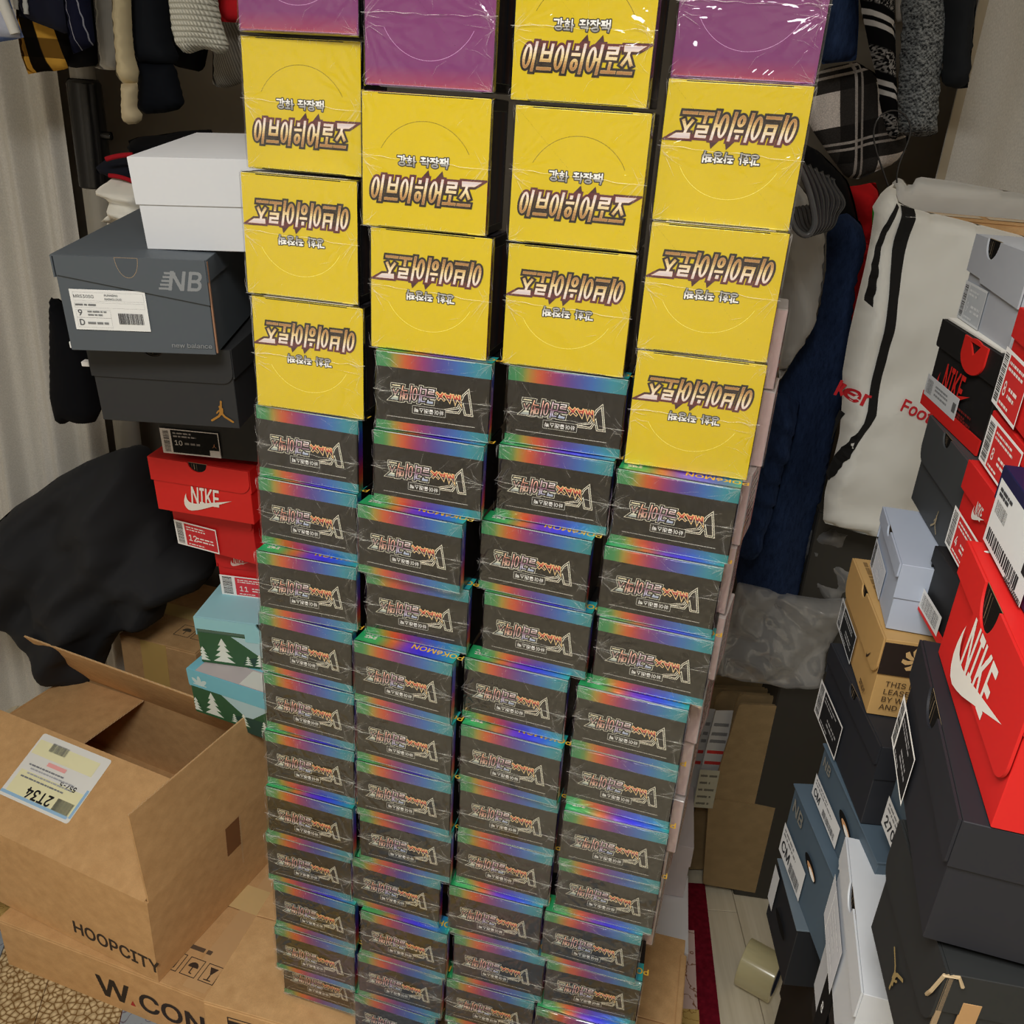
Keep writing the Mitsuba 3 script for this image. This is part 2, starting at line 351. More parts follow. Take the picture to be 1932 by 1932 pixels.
g = fit(word([('ㅍ', 'ㅗ'), ('ㅋ', 'ㅔ', 'ㅅ'), ('ㅁ', 'ㅗ', 'ㄴ')], 1.02, .16), 0, 0, BW*.13, BD*.16)
for q in g: pr.poly(aff.translate(aff.rotate(q, 180, origin=(BW*.065, BD*.08)), BW*.06, BD*.14), (210, 205, 200), False)
proto('B_top', pr.m, 'foil')
pr = Print(at('right'))
strip(pr, 0, 0, .012, BH, lambda t: np.stack([np.interp(t, [0, .15, .3, .5, .8, 1], x) for x in ([30, 190, 170, 90, 40, 40], [130, 90, 50, 40, 70, 150], [110, 50, 60, 140, 170, 150])], -1), ax=1)
proto('B_side', pr.m, 'foil')
pr = Print(at('front'), h0=.0011, step=.00003)
up = lambda g: aff.rotate(g, 180, origin=(BW/2, BH/2))
R_ = lambda a, b, c, d: (BW*a, BH*b, BW*c, BH*d)
cl = fit(word([('ㅋ', 'ㅡ', 'ㄹ'), ('ㄹ', 'ㅏ'), ('ㅇ', 'ㅣ'), ('ㅁ', 'ㅐ', 'ㄱ'), ('ㅅ', 'ㅡ')], 1.07, .155, 1.0, 2.0), *R_(.475, .39, .855, .605), shear=.12)
last = unary_union([cl[4], Polygon([(BW*.80, BH*.60), (BW*.872, BH*.60), (BW*.84, BH*.55), (BW*.80, BH*.55)])]); cl[4] = last
clu = unary_union(cl)
pr.poly(up(clu.buffer(.0021, join_style='mitre')), (222, 220, 205)); pr.poly(up(clu.buffer(.0015, join_style='mitre')), (16, 15, 17))
SIL = [(0, (150, 165, 190)), (.25, (236, 236, 240)), (.5, (150, 110, 130)), (.75, (245, 215, 205)), (1, (240, 240, 236))]
tint = [(236, 240, 250), (225, 215, 235), (250, 214, 205), (246, 206, 178), (236, 236, 210)]
for q, tn in zip(cl, tint):
    st = [(a, tuple(np.array(c)*np.array(tn)/255)) for a, c in SIL]
    for g, c in bands(up(q), st, 7, 1): pr.poly(g, c, False)
pr.h += pr.step
V = [(.155, .385), (.205, .385), (.255, .60), (.345, .64), (.375, .655), (.345, .665), (.235, .665), (.20, .56), (.175, .665), (.150, .665)]
Vp = Polygon([(BW*.150, BH*.668), (BW*.188, BH*.37), (BW*.225, BH*.43), (BW*.268, BH*.60), (BW*.40, BH*.66), (BW*.265, BH*.655), (BW*.228, BH*.545), (BW*.205, BH*.668)])
pr.poly(up(Vp.buffer(.0018, join_style='mitre').difference(Vp.buffer(.0010, join_style='mitre'))), (226, 222, 206), False); pr.poly(up(Vp.difference(Vp.buffer(-.0009, join_style='mitre'))), (226, 222, 206), False)
pr.poly(up(Vp.buffer(-.0010, join_style='mitre')), (24, 22, 26))
def letter(pts, w): return unary_union([LineString(l).buffer(w/2, cap_style='flat', join_style='mitre') for l in pts])
MAX = [letter([[(0, 0), (.12, 1), (.5, .3), (.88, 1), (1, 0)]], .24), letter([[(0, 0), (.5, 1), (1, 0)], [(.2, .32), (.8, .32)]], .24), letter([[(0, 0), (1, 1)], [(0, 1), (1, 0)]], .24)]
mx = fit([aff.translate(q, 1.28*i, 0) for i, q in enumerate(MAX)], *R_(.245, .43, .465, .555), shear=-.25)
mu = unary_union(mx)
pr.poly(up(mu.buffer(.0016, join_style='mitre')), (18, 16, 18)); pr.poly(up(mu.buffer(.0009, join_style='mitre')), (228, 196, 140))
put_bands(pr, up(mu), [(0, (52, 24, 60)), (.45, (60, 28, 54)), (.55, (165, 50, 48)), (1, (214, 120, 86))], 8)
pl = sbox(BW*.385, BH*.65, BW*.665, BH*.735)
pr.poly(up(pl.buffer(.0012)), (205, 205, 200)); pr.poly(up(pl.buffer(.0007)), (20, 19, 20))
for q in fit(word([('ㅎ', 'ㅏ'), ('ㅇ', 'ㅣ'), ('ㅋ', 'ㅡ', 'ㄹ'), ('ㄹ', 'ㅐ'), ('ㅅ', 'ㅡ'), ('ㅍ', 'ㅐ', 'ㄱ')], 1.12, .14), *R_(.395, .66, .655, .728)): pr.poly(up(q), (226, 226, 226), False)
proto('B_logo', pr.m, 'gloss')

# yellow boxes, and purple ones of the same make
at = centred(YW, YH, BD)
for nm, col, dk, lt in (('Y', (208, 184, 18), (112, 96, 18), (238, 226, 110)), ('P', (122, 54, 112), (84, 36, 84), (196, 150, 196))):
    m = slab(YW, YH, BD, (17, 16, 18))
    proto(nm+'_body', m, 'gloss')
    for ver in (0, 1):
        rt = (lambda g: aff.rotate(g, 180, origin=(YW/2, YH/2))) if ver else (lambda g: g)
        pr = Print(at('front'))
        pr.poly(sbox(0, 0, YW, YH).buffer(-.0014).buffer(.001), col)
        if nm == 'P': strip(pr, .002, .0012, YW-.002, .020, lambda t: np.stack([np.interp(t, [0, .15, 1], x) for x in ([176, 150, 122], [82, 60, 54], [84, 96, 112])], -1), ax=1)
        a = np.linspace(math.radians(28), math.radians(152), 40); rr = YH*.40
        arc = LineString(np.stack([YW/2+rr*1.02*np.cos(a), YH*.41+rr*np.sin(a)], 1))
        pr.poly(rt(arc.buffer(.00025)), dk if ver == 0 else lt)
        for a_, b_ in ((.13, .86),):
            for y in (.0006, YH-.0018): pr.rect(YW*a_, y, YW*b_, y+.0011, (40, 36, 16) if nm == 'Y' else (70, 30, 60), False)
            pr.h += pr.step
            for y in (.0016, YH-.0006): pr.poly(LineString([(YW*.02, y), (YW*.98, y)]).buffer(.0003), lt, False)
        proto(f'{nm}{ver}_front', pr.m, 'gloss')
        if nm == 'Y':
            pr = Print(at('front'), h0=.0011, step=.00003)
            sub = fit(word([('ㄱ', 'ㅏ', 'ㅇ'), ('ㅎ', 'ㅘ'), None, ('ㅎ', 'ㅘ', 'ㄱ'), ('ㅈ', 'ㅏ', 'ㅇ'), ('ㅍ', 'ㅐ', 'ㄱ')], 1.04, .15), YW*.285, YH*.475, YW*.69, YH*.56)
            su = unary_union(sub)
            pr.poly(rt(su.buffer(.0009)), (52, 50, 50))
            for g, c in bands(su, [(0, (150, 150, 150)), (.45, (176, 176, 176)), (.6, (236, 236, 236)), (1, (250, 250, 250))], 6): pr.poly(rt(g), c, False)
            pr.h += pr.step
            lg = fit(word([('ㅇ', 'ㅣ'), ('ㅂ', 'ㅡ'), ('ㅇ', 'ㅣ'), ('ㅎ', 'ㅣ'), ('ㅇ', 'ㅓ'), ('ㄹ', 'ㅗ'), ('ㅈ', 'ㅡ')], 1.09, .175, 1.0, 1.75), YW*.075, YH*.20, YW*.885, YH*.40, shear=.17)
            spk = [Polygon([(YW*.80, YH*.40), (YW*.955, YH*.402), (YW*.90, YH*.365), (YW*.80, YH*.36)])]
            spk += [Polygon([(YW*x, YH*.385), (YW*(x+.035), YH*.425), (YW*(x+.045), YH*.385)]) for x in (.49, .60)]
            lu = unary_union(lg+spk[:1]); halo = unary_union([lu]+spk)
            hb = halo.buffer(.0024, join_style='mitre', mitre_limit=2.5)
            for g, c in bands(hb, [(0, (30, 22, 20)), (.5, (46, 34, 34)), (.75, (92, 44, 52)), (1, (60, 34, 40))], 6): pr.poly(rt(g), c, False)
            pr.h += pr.step
            pr.poly(rt(lu.buffer(.0002, join_style='mitre')), (226, 190, 130))
            for g, c in bands(lu, [(0, (150, 104, 62)), (.3, (186, 142, 86)), (.5, (226, 206, 150)), (.75, (232, 222, 214)), (1, (206, 192, 200))], 10): pr.poly(rt(g), c, False)
            proto(f'Y{ver}_logo', pr.m, 'gloss')
    pr = Print(at('right'))
    fr_ = sbox(.008, .012, BD-.01, YH-.014).buffer(.003)
    pr.poly(fr_.difference(fr_.buffer(-.0006)), (92, 92, 76))
    put_bands(pr, fr_.buffer(-.001), [(0, (22, 26, 34)), (.3, (46, 34, 32)), (.5, (24, 30, 44)), (.7, (62, 30, 22)), (1, (26, 36, 70))], 9, 0)
    proto(nm+'_side', pr.m, 'gloss')
    pr = Print(at('top')); pr.rect(YW*.1, .0006, YW*.9, .016, (224, 222, 222)); pr.rect(YW*.02, .0172, YW*.98, BD, (34, 32, 36)); proto(nm+'_top', pr.m, 'gloss')

# the shrink film: a wrinkled sheet over the front, pleated at both ends, with a heat seam across and white tubes for its glints
def film(W, H, seed, seam, nx, ny):
    r = np.random.default_rng(seed)
    s = np.linspace(-.0022, W+.0022, nx); t = np.linspace(-.0012, H+.0012, ny); S_, Tt = np.meshgrid(s, t)
    # taut facets: the upper hull of a few tilted planes, as film shrunk over a box pulls itself
    F = []
    for k in range(11):
        px_, pz_ = r.uniform(0, W), r.uniform(0, H); F.append(r.normal(0, .10)*(S_-px_)+r.normal(0, .10)*(Tt-pz_)+r.uniform(-.0006, .0006))
    F = np.sort(np.array(F), 0); h = .0022+np.clip(F[-4], -.0022, .0022)*.55
    h = h+.0004*(meshkit.fbm(np.stack([S_*45, Tt*45, S_*0+seed], -1), 3, seed)-.5)*2
    fans = []
    for k in range(10):
        if k < 4: cx, cy = [(0, 0), (W, 0), (0, H), (W, H)][k]; amp, L = r.uniform(.0003, .0009), r.uniform(.012, .04)
        elif k < 6: cx, cy = (0 if k == 4 else W), H*seam+r.normal(0, .004); amp, L = r.uniform(.0008, .0016), r.uniform(.014, .032)
        else: cx, cy = r.uniform(0, W), r.choice([0, H]); amp, L = r.uniform(.0002, .0005), r.uniform(.01, .03)
        fans.append((cx, cy, L)); dx, dy = S_-cx, Tt-cy; R2 = np.hypot(dx, dy); th = np.arctan2(dy, dx); fq = r.integers(11, 21)
        w = np.sin(fq*th+3*meshkit.noise(np.stack([th*6, R2*60, R2*0+k], -1), seed+k)*2)
        h = h+amp*np.sign(w)*np.abs(w)**1.6*np.exp(-R2/L)*np.clip(R2/.004, 0, 1)
    h = np.maximum(h, .0017)
    e = np.minimum.reduce([S_+.0022, W+.0022-S_, Tt+.0012, H+.0012-Tt]); h = np.where(e < .0010, -.003, h)
    v = np.stack([S_-W/2, -h, Tt], -1).reshape(-1, 3)
    i = np.arange(nx-1)[None]+np.arange(ny-1)[:, None]*nx; i = i.ravel()
    f = np.vstack([np.stack([i, i+1, i+nx+1], 1), np.stack([i, i+nx+1, i+nx], 1)])
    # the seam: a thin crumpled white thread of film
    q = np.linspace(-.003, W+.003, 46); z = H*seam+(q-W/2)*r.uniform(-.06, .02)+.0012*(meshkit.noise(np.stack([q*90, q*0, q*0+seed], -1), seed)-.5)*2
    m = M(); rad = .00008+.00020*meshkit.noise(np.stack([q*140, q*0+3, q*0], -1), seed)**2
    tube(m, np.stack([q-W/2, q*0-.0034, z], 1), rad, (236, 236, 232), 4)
    def glint_streak(x0, z0, a, L, rr):  # opaque white tube standing in for a glint along a film wrinkle
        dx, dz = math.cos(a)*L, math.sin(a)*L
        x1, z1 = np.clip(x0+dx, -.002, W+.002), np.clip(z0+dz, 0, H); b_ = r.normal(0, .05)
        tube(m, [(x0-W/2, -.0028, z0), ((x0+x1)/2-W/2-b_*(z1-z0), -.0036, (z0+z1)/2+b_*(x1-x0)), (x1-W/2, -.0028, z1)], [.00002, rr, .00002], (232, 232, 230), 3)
    for (cx, cy, L) in fans[:6]:            # white glint tubes fanning out of the corners and of the seam's ends
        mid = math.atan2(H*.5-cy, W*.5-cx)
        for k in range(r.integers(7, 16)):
            a = mid+r.normal(0, .75); glint_streak(np.clip(cx+r.normal(0, .003), -.002, W+.002), np.clip(cy+r.normal(0, .004), 0, H), a, r.uniform(.25, 1.1)*L, r.uniform(.00004, .00016))
    for k in range(30):                     # short white glint ticks along the lower and upper edges
        glint_streak(r.uniform(0, W), r.choice([.001, .001, H-.001]), 0, 0, 0) if False else None
        x0 = W*(.5+.42*r.normal()*.5); up_ = r.random() < .3; glint_streak(x0, (H-.0008) if up_ else .0008, (-1 if up_ else 1)*(math.pi/2+r.normal(0, .35)), r.uniform(.002, .007), r.uniform(.00003, .00012))
    for k in range(8):  # a few more white tubes as glints, scattered over the face
        glint_streak(r.uniform(0, W), r.uniform(0, H), r.uniform(-1.5, 1.5), r.uniform(.006, .03), r.uniform(.00003, .0001))
    return (v, f), m
NFB, NFY = 6, 5
for k in range(NFB):
    (v, f), m = film(BW, BH, 40+k, [.47, .5, .44, .55, .4, .5][k], 78, 54); PROTO[f'B_film{k}'] = mikit.ply((v, f), 'film', True); proto(f'B_seam_glints{k}', m, 'shiny', True)
for k in range(NFY):
    (v, f), m = film(YW, YH, 70+k, [.5, .54, .47, .52, .42][k], 78, 74); PROTO[f'Y_film{k}'] = mikit.ply((v, f), 'film', True); proto(f'Y_seam_glints{k}', m, 'shiny', True)

TOWER = [[('P', -0.2603, 1.0595, -0.2771, 1.7659), ('Y', -0.262, 1.073, -0.2322, 1.6264), ('Y', -0.263, 1.0482, -0.2217, 1.4883), ('Y', -0.2564, 1.0404, -0.2175, 1.3514), ('B', -0.2621, 1.0424, -0.2693, 1.2554), ('B', -0.2632, 1.0362, -0.278, 1.1596), ('B', -0.2636, 1.0184, -0.2169, 1.0635), ('B', -0.2682, 1.0184, -0.2855, 0.9672), ('B', -0.2662, 1.0153, -0.2811, 0.8711), ('B', -0.2673, 1.0103, -0.2464, 0.775), ('B', -0.2691, 1.0014, -0.2669, 0.6788), ('B', -0.2753, 1.0091, -0.234, 0.5825), ('B', -0.2678, 1.0032, -0.2721, 0.4863), ('B', -0.2701, 1.0022, -0.2491, 0.3902), ('B', -0.2693, 1.0287, -0.2546, 0.2942)],
 [('P', -0.1167, 1.0166, -0.2653, 1.7203), ('Y', -0.1177, 1.011, -0.2058, 1.5794), ('Y', -0.1095, 1.0104, -0.236, 1.4426), ('B', -0.1022, 1.001, -0.2176, 1.3468), ('B', -0.1055, 0.9959, -0.258, 1.25), ('B', -0.1253, 0.984, -0.2985, 1.1537), ('B', -0.1151, 0.9925, -0.2515, 1.0576), ('B', -0.1297, 0.9714, -0.3037, 0.9616), ('B', -0.1265, 0.9698, -0.28, 0.8655), ('B', -0.1258, 0.9658, -0.2528, 0.7695), ('B', -0.1229, 0.9715, -0.2362, 0.6735), ('B', -0.1363, 0.9766, -0.2552, 0.5776), ('B', -0.1222, 0.9643, -0.2544, 0.4815), ('B', -0.1273, 0.9673, -0.2406, 0.3854), ('B', -0.1355, 0.9676, -0.2633, 0.2893)],
 [('Y', 0.0384, 0.9899, -0.2551, 1.7152), ('Y', 0.0449, 0.9916, -0.2199, 1.5756), ('Y', 0.0458, 0.9946, -0.2191, 1.4376), ('B', 0.0531, 0.9961, -0.2368, 1.341), ('B', 0.0471, 0.9869, -0.2568, 1.2448), ('B', 0.0307, 0.9722, -0.2931, 1.1486), ('B', 0.0396, 0.9649, -0.2883, 1.0522), ('B', 0.0184, 0.9594, -0.2835, 0.9559), ('B', 0.0185, 0.9433, -0.2892, 0.8594), ('B', 0.0218, 0.9489, -0.241, 0.7629), ('B', 0.0212, 0.95, -0.2475, 0.6666), ('B', 0.0135, 0.9431, -0.2275, 0.5705), ('B', 0.0246, 0.9403, -0.2163, 0.4743), ('B', 0.0158, 0.9401, -0.2233, 0.3782), ('B', 0.02, 0.938, -0.23, 0.2827)],
 [('P', 0.1991, 0.988, -0.2444, 1.746), ('Y', 0.1965, 0.9763, -0.2286, 1.6089), ('Y', 0.1958, 0.9658, -0.1993, 1.4726), ('Y', 0.1966, 0.9631, -0.22, 1.3361), ('B', 0.187, 0.9427, -0.2803, 1.2401), ('B', 0.1813, 0.9339, -0.2737, 1.1444), ('B', 0.1837, 0.927, -0.2753, 1.0483), ('B', 0.1657, 0.9186, -0.2799, 0.9517), ('B', 0.1667, 0.9209, -0.2738, 0.8551), ('B', 0.1653, 0.9085, -0.2312, 0.7588), ('B', 0.1674, 0.9148, -0.2363, 0.6625), ('B', 0.1545, 0.9113, -0.2409, 0.5664), ('B', 0.1658, 0.9119, -0.1942, 0.4704), ('B', 0.1559, 0.9036, -0.2483, 0.3743), ('B', 0.15, 0.905, -0.2, 0.2788)]]
COLN = ['leftmost', 'second', 'third', 'rightmost']
ORD = ['topmost', 'second', 'third', 'fourth', 'fifth', 'sixth', 'seventh', 'eighth', 'ninth', 'tenth', 'eleventh', 'twelfth']
UPRIGHT = {(0, 1), (1, 1), (2, 0), (2, 1)}
nbox = 0
for c, col in enumerate(TOWER):
    cnt = {'P': 0, 'Y': 0, 'B': 0}; tot = {k: sum(b[0] == k for b in col) for k in cnt}
    for i, (kind, x, y, yaw, z) in enumerate(col):
        key = 'booster_box' + (f'_{nbox:03d}' if nbox else ''); nbox += 1
        fr = Fr((x, y, z), yaw); tw = fr.tw(); put = lambda part, pn: scene.__setitem__(f'{key}__{part}', {**PROTO[pn], 'to_world': tw})
        k = (c*5+i*7+i*i) % (NFB if kind == 'B' else NFY)
        if kind == 'B':
            put('body', 'B_body'); put('front_print', 'B_front'); put('top_print', 'B_top'); put('side_print', 'B_side'); put('logo', 'B_logo'); put('film', f'B_film{k}'); put('film_seam_glints', f'B_seam_glints{k}')
            what = 'black rainbow-edged booster box'
        else:
            ver = 0 if (c, i) in UPRIGHT or kind == 'P' and False else 1
            put('body', kind+'_body'); put('front_print', f'{kind}{ver}_front'); put('side_print', kind+'_side'); put('top_print', kind+'_top'); put('film', f'Y_film{k}'); put('film_seam_glints', f'Y_seam_glints{k}')
            if kind == 'Y': put('logo', f'Y{ver}_logo')
            what = ('yellow booster box, lettering upright' if ver == 0 else 'yellow booster box, lettering upside-down') if kind == 'Y' else 'purple booster box at the top'
        cnt[kind] += 1
        pos = '' if tot[kind] == 1 else f', {"lowest" if cnt[kind] == tot[kind] else ORD[cnt[kind]-1]} {"black" if kind == "B" else "yellow"} one'
        lab(key, f'{what}{pos}, {COLN[c]} column of the tower', 'box', {'B': 'black booster boxes of the tower', 'Y': 'yellow booster boxes of the tower', 'P': 'purple booster boxes of the tower'}[kind])
        labels[key+'__film'] = {'label': 'clear wrinkled shrink film'}; labels[key+'__film_seam_glints'] = {'label': 'whitish heat seam of the film with white tubes added as glints'}

# a second row stands behind the right-hand column and peeps out at its side
proto('W_body', slab(BW, BH, BD, (208, 202, 200)), 'gloss')
pr = Print(centred(BW, BH, BD)('right'))
put_bands(pr, sbox(.001, .001, BD-.001, BH-.001), [(0, (214, 208, 208)), (.2, (196, 120, 126)), (.35, (222, 218, 216)), (.55, (206, 160, 160)), (.7, (226, 224, 222)), (1, (180, 100, 108))], 12, 0)
pr.lines(.006, BD-.006, np.arange(.02, .085, .009), .0035, (40, 34, 36), 3); proto('W_side', pr.m, 'gloss')
pr = Print(centred(BW, BH, BD)('front'))
put_bands(pr, sbox(.001, .001, BW-.001, BH-.001), [(0, (60, 50, 56)), (.8, (200, 150, 150)), (.9, (222, 214, 212)), (1, (214, 170, 170))], 10, 0); proto('W_front', pr.m, 'gloss')
BACK = [[0.2324, 1.0461, -0.2593, 1.4221], [0.2349, 1.0427, -0.305, 1.3258], [0.2204, 1.0226, -0.3903, 1.2295], [0.2151, 1.0137, -0.3337, 1.1332], [0.2157, 1.0073, -0.3603, 1.0369], [0.2048, 0.9968, -0.3899, 0.9406], [0.2034, 0.9999, -0.3338, 0.8443], [0.2006, 0.9885, -0.3162, 0.748], [0.1934, 0.997, -0.3463, 0.6517], [0.1915, 0.9908, -0.3009, 0.5554]]
for i, (x, y, yaw, z) in enumerate(BACK):
    key = 'white_booster_box' + (f'_{i:03d}' if i else ''); tw = Fr((x, y, z), yaw).tw()
    for part, pn in (('body', 'W_body'), ('side_print', 'W_side'), ('front_print', 'W_front'), ('film', f'B_film{i % NFB}')): scene[f'{key}__{part}'] = {**PROTO[pn], 'to_world': tw}
    lab(key, f'white-pink box edge peeping out behind the rightmost tower column, {(ORD[i] if i < len(BACK)-1 else "lowest")} from the top', 'box', 'white boxes behind the tower')

# ------------------------------------------------------------------ the room
def wall(key, x0, x1, y0, y1, z0, z1, bsdf, label=None):
    v, f = cbox(x0, x1, y0, y1, z0, z1, 0); m = M(); m.add(v, f, (200, 196, 188)); m.build(key, bsdf)
    labels[key] = {'kind': 'structure', **({'label': label} if label else {})}
XL, XR, YB, YN, ZC = -1.72, 1.52, 2.42, -1.9, 2.42
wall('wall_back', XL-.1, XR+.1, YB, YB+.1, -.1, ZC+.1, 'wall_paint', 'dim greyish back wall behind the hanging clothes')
wall('wall_left', XL-.1, XL, YN, YB, -.1, ZC+.1, 'room_paint'); wall('wall_right', XR, XR+.1, YN, YB, -.1, ZC+.1, 'room_paint')
wall('wall_near', XL-.1, XR+.1, YN-.1, YN, -.1, ZC+.1, 'room_paint'); wall('ceiling', XL-.1, XR+.1, YN-.1, YB+.1, ZC, ZC+.1, 'room_paint')
wall('floor', XL-.1, XR+.1, YN-.1, YB+.1, -.12, -.012, 'floor_wood', 'pale wooden plank floor')
px = np.arange(XL, XR, .145)
n = 0
for i in range(len(px)):
    o = (i*.37) % .9
    for y0 in np.arange(YN-o, YB, .9):
        a, b = max(y0+.0008, YN), min(y0+.8992, YB)
        if b-a < .03: continue
        v, f = cbox(px[i]+.0008, min(px[i]+.1442, XR), a, b, -.012, -.0003*((i+n) % 2), .0012)
        M().add(v, f, (200, 190, 165)).build('floor__plank' + (f'_{n:03d}' if n else ''), 'floor_wood'); n += 1
# lamp: a square panel on the ceiling, where the light comes from
L = LAMP; m = M(); addbox(m, ID, L['x']-L['w']/2-.02, L['x']+L['w']/2+.02, L['y']-L['d']/2-.02, L['y']+L['d']/2+.02, L['z']+.004, ZC-.001, (235, 235, 235)); m.build('ceiling_lamp__frame', 'paper')
v = np.array([[-1, -1, 0], [1, -1, 0], [1, 1, 0], [-1, 1, 0.]])*[L['w']/2, L['d']/2, 0]+[L['x'], L['y'], L['z']]
scene['ceiling_lamp__panel'] = {**mikit.ply((v, np.array([[0, 2, 1], [0, 3, 2]])), 'lamp_glass'), 'e': {'type': 'area', 'radiance': {'type': 'rgb', 'value': list(L['L'])}}}
lab('ceiling_lamp', 'square white ceiling lamp above the cluttered room', 'lamp')

# ------------------------------------------------------------------ emblems
SW = Polygon([(1, .37), (.62, .205), (.36, .095), (.24, .055), (.14, .03), (.07, .04), (.025, .085), (.005, .15), (.012, .23), (.04, .32), (.075, .385), (.07, .32), (.08, .26), (.11, .215), (.16, .195), (.24, .195), (.34, .21), (.55, .262)])
JM = unary_union([LineString(l).buffer(w, cap_style='round') for l, w in (([(.5, .42), (.52, .7), (.55, .98)], .045), ([(.5, .46), (.38, .28), (.2, .16), (.03, .05)], .05), ([(.5, .46), (.64, .26), (.8, .16), (.98, .04)], .05), ([(.5, .42), (.52, .62)], .09), ([(.5, .6), (.36, .5), (.3, .42)], .035))]+[Point(.47, .72).buffer(.06)])
def place(g, x, y, w, rot=0, sy=1.0):
    g = aff.scale(g, w, w*sy, origin=(0, 0)); return aff.translate(aff.rotate(g, rot, origin=(0, 0)), x, y)
TREFOIL = unary_union([place(aff.scale(Point(0, .5).buffer(.5, 10), .42, 1, origin=(0, .5)), 0, 0, 1, r) for r in (-48, 0, 48)])
def nike_logo(pr, x, y, w, col, tall=1.0):
    v, f = text2('NIKE', .27*w*tall, True); v = v.copy(); v[:, 0] = (v[:, 0]-v[:, 0].min())/(v[:, 0].max()-v[:, 0].min())*w*.56+.16*w+.1*v[:, 1]; v[:, 1] += w*.20
    pr.raw(v+[x, y], f, col); pr.poly(place(SW, x, y, w), col)
def shoe_label(pr, x0, y0, x1, y1, field, num, seed=1, frame=(236, 236, 236), fg=(235, 225, 222), side='l'):
    w, h = x1-x0, y1-y0
    pr.rect(x0, y0, x1, y1, frame)
    a, b = (x0+.24*w, x1-.025*w) if side == 'l' else (x0+.025*w, x1-.24*w)
    pr.rect(a, y0+.06*h, b, y1-.06*h, field)
    bx = x0+.04*w if side == 'l' else x1-.2*w
    pr.barcode(bx, y0+.08*h, bx+.15*w, y1-.08*h, (60, 60, 60), seed, vert=False)
    pr.lines(a+.04*w, b-.1*w, [y1-.2*h, y1-.3*h], .05*h, fg, seed)
    if num: pr.text(num, a+.05*w, y0+.28*h, .24*h, fg, True)
    pr.lines(a+.26*w, b-.06*w, [y0+.42*h, y0+.3*h], .06*h, fg, seed+1); pr.lines(a+.05*w, b-.3*w, [y0+.12*h], .05*h, fg, seed+2)

def plate(m, at, poly, h0, h1, col):
    for g in getattr(poly, 'geoms', [poly]):
        e = trimesh.creation.extrude_polygon(g, h1-h0, engine='earcut'); v = np.array(e.vertices)
        m.add(at(v[:, :2], v[:, 2:3]+h0), e.faces, col)

def shoebox(key, prm, col, lid=None, flap=None, hole=None, lidcol=None, bodycol=None, lidh=.045, bs='card', edge=(150, 130, 105), rim=True):
    """body, lid and (hinged lids) the lid's front flap; prm = x, y, z, yaw, W, D, H, tilt, roll"""
    W, D, H = prm[4:7]; fr = Fr(prm[:3], prm[3], prm[7], prm[8]); lidcol = lidcol or col; bodycol = bodycol or col
    m = M(); addbox(m, fr, .0016, W-.0016, .0016, D-.0016, 0, H-.003, bodycol); m.build(key+'__body', bs)
    m = M(); addbox(m, fr, -.0012, W+.0012, -.0012 if flap is None else .0004, D+.0012, H-.0028, H, lidcol)
    A = {q: face_map(fr, q, W, D, H) for q in ('front', 'right', 'left', 'top', 'back')}
    if rim:
        for q, L_ in (('right', D), ('left', D), ('back', W)): plate(m, A[q], sbox(0, H-lidh, L_, H-.001), -.0010, .0012, lidcol)
        if flap is None: plate(m, A['front'], sbox(-.001, H-lidh, W+.001, H-.001), -.0010, .0014, lidcol)
    m.build(key+'__lid', bs)
    if flap is not None:
        m = M(); plate(m, A['front'], flap, .0002, .0024, lidcol); m.build(key+'__lid_flap', bs)
    if hole is not None:
        pr = Print(A['front'], h0=.0000 if flap is not None else .0018)
        pr.poly(hole.buffer(.0006), edge); pr.poly(hole.buffer(-.0002), (12, 11, 10))
        b = hole.bounds
        for k in range(3):
            x = b[0]+(b[2]-b[0])*(.15+.13*k); pr.poly(hole.buffer(-.002).intersection(sbox(x, b[1], x+.0012, b[3])), edge if k % 2 else (86, 72, 56), False)
        pr.h += .0001; pr.build(key+'__finger_hole', 'paper'); labels[key+'__finger_hole'] = {'label': 'dark half-round finger hole'}
    return fr, A, W, D, H
def rflap(W, H, d, r=.02, left=True, right=True, cut=None):
    """a flap hanging d down from the top edge with rounded lower corners"""
    g = sbox(0, H-d, W, H).buffer(-r).buffer(r); g = unary_union([g, sbox(0, H-d*.6, W, H)])
    if not left: g = unary_union([g, sbox(0, H-d, W/2, H)])
    if not right: g = unary_union([g, sbox(W/2, H-d, W, H)])
    return g.difference(cut) if cut is not None else g
def thumb(W, H, x=.5, r=.017, sy=.9): return aff.scale(Point(W*x, H).buffer(r, 16), 1, sy, origin=(W*x, H)).intersection(sbox(0, 0, W, H))

